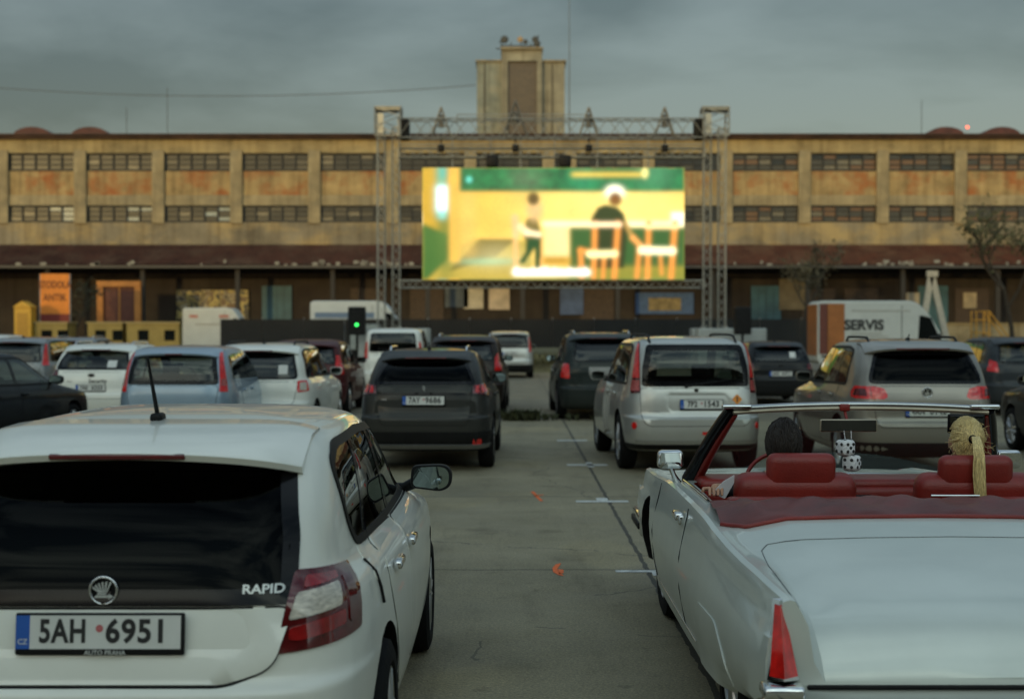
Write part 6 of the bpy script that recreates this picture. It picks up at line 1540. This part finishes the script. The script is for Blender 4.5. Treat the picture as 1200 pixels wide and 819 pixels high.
cr = nt.nodes.new('ShaderNodeValToRGB'); e = cr.color_ramp.elements; e[0].position = .41; e[0].color = (.026, .043, .063, 1); e[1].position = .60; e[1].color = (.134, .170, .190, 1); L.new(n1.outputs['Fac'], cr.inputs[0])
def mrange(src, a, b, c, d):
    m = nt.nodes.new('ShaderNodeMapRange'); m.interpolation_type = 'SMOOTHSTEP'
    for k, v in zip(('From Min', 'From Max', 'To Min', 'To Max'), (a, b, c, d)): m.inputs[k].default_value = v
    L.new(src, m.inputs['Value']); return m.outputs['Result']
def mth(op, a, b):
    n = nt.nodes.new('ShaderNodeMath'); n.operation = op
    for i, x in enumerate((a, b)):
        if isinstance(x, (int, float)): n.inputs[i].default_value = x
        else: L.new(x, n.inputs[i])
    return n.outputs[0]
zen = mrange(sep.outputs['Z'], .25, .85, 0., 2.7)          # brighter cloud overhead
back = mrange(sep.outputs['Y'], -.1, -.8, 0., 9.5)         # the west, behind the camera, still glows
gain = mth('ADD', mth('ADD', zen, back), 1.)
ml = nt.nodes.new('ShaderNodeVectorMath'); ml.operation = 'SCALE'; L.new(cr.outputs[0], ml.inputs[0]); L.new(gain, ml.inputs['Scale'])
wm_ = nt.nodes.new('ShaderNodeMixRGB'); wm_.blend_type = 'MULTIPLY'; wm_.inputs[2].default_value = (1.17, 1.07, .86, 1); L.new(mrange(sep.outputs['Y'], -.05, -.8, 0., 1.), wm_.inputs[0]); L.new(ml.outputs[0], wm_.inputs[1])
b2 = nt.nodes.new('ShaderNodeBackground'); b2.inputs['Strength'].default_value = .85; L.new(wm_.outputs[0], b2.inputs['Color'])
ad = nt.nodes.new('ShaderNodeAddShader'); L.new(b1.outputs[0], ad.inputs[0]); L.new(b2.outputs[0], ad.inputs[1]); L.new(ad.outputs[0], out.inputs['Surface'])
sl = bpy.data.lights.new('sun', 'SUN'); sl.energy = 1.35; sl.angle = R(2.); sl.color = (1., .70, .26); so_ = bpy.data.objects.new('sun', sl); COL.objects.link(so_)
dv = Vector((math.sin(SUN_AZ)*math.cos(SUN_EL), math.cos(SUN_AZ)*math.cos(SUN_EL), math.sin(SUN_EL))); so_.rotation_euler = dv.to_track_quat('Z', 'Y').to_euler()
LEDB.inputs['Emission Strength'].default_value = 1.3
cd = bpy.data.cameras.new('camera'); co = bpy.data.objects.new('camera', cd); COL.objects.link(co); sc.camera = co
cd.sensor_width = 36.; cd.sensor_fit = 'HORIZONTAL'; cd.lens = 36*F/1200; cd.clip_end = 4000; cd.clip_start = .05
co.location = (0, 0, 1.775); co.rotation_euler = (R(90)-math.atan(23.5/F), 0, 0)
cd.dof.use_dof = True; cd.dof.focus_distance = 7.2; cd.dof.aperture_fstop = 2.4; cd.dof.aperture_blades = 0
sc.view_settings.view_transform = 'Standard'; sc.view_settings.look = 'None'; sc.view_settings.exposure = 0; sc.view_settings.gamma = 1
sc.render.engine = 'CYCLES'; sc.cycles.use_denoising = True; sc.cycles.max_bounces = 8; sc.cycles.transparent_max_bounces = 16
sc.cycles.caustics_reflective = False; sc.cycles.caustics_refractive = False; sc.cycles.sample_clamp_indirect = 4.
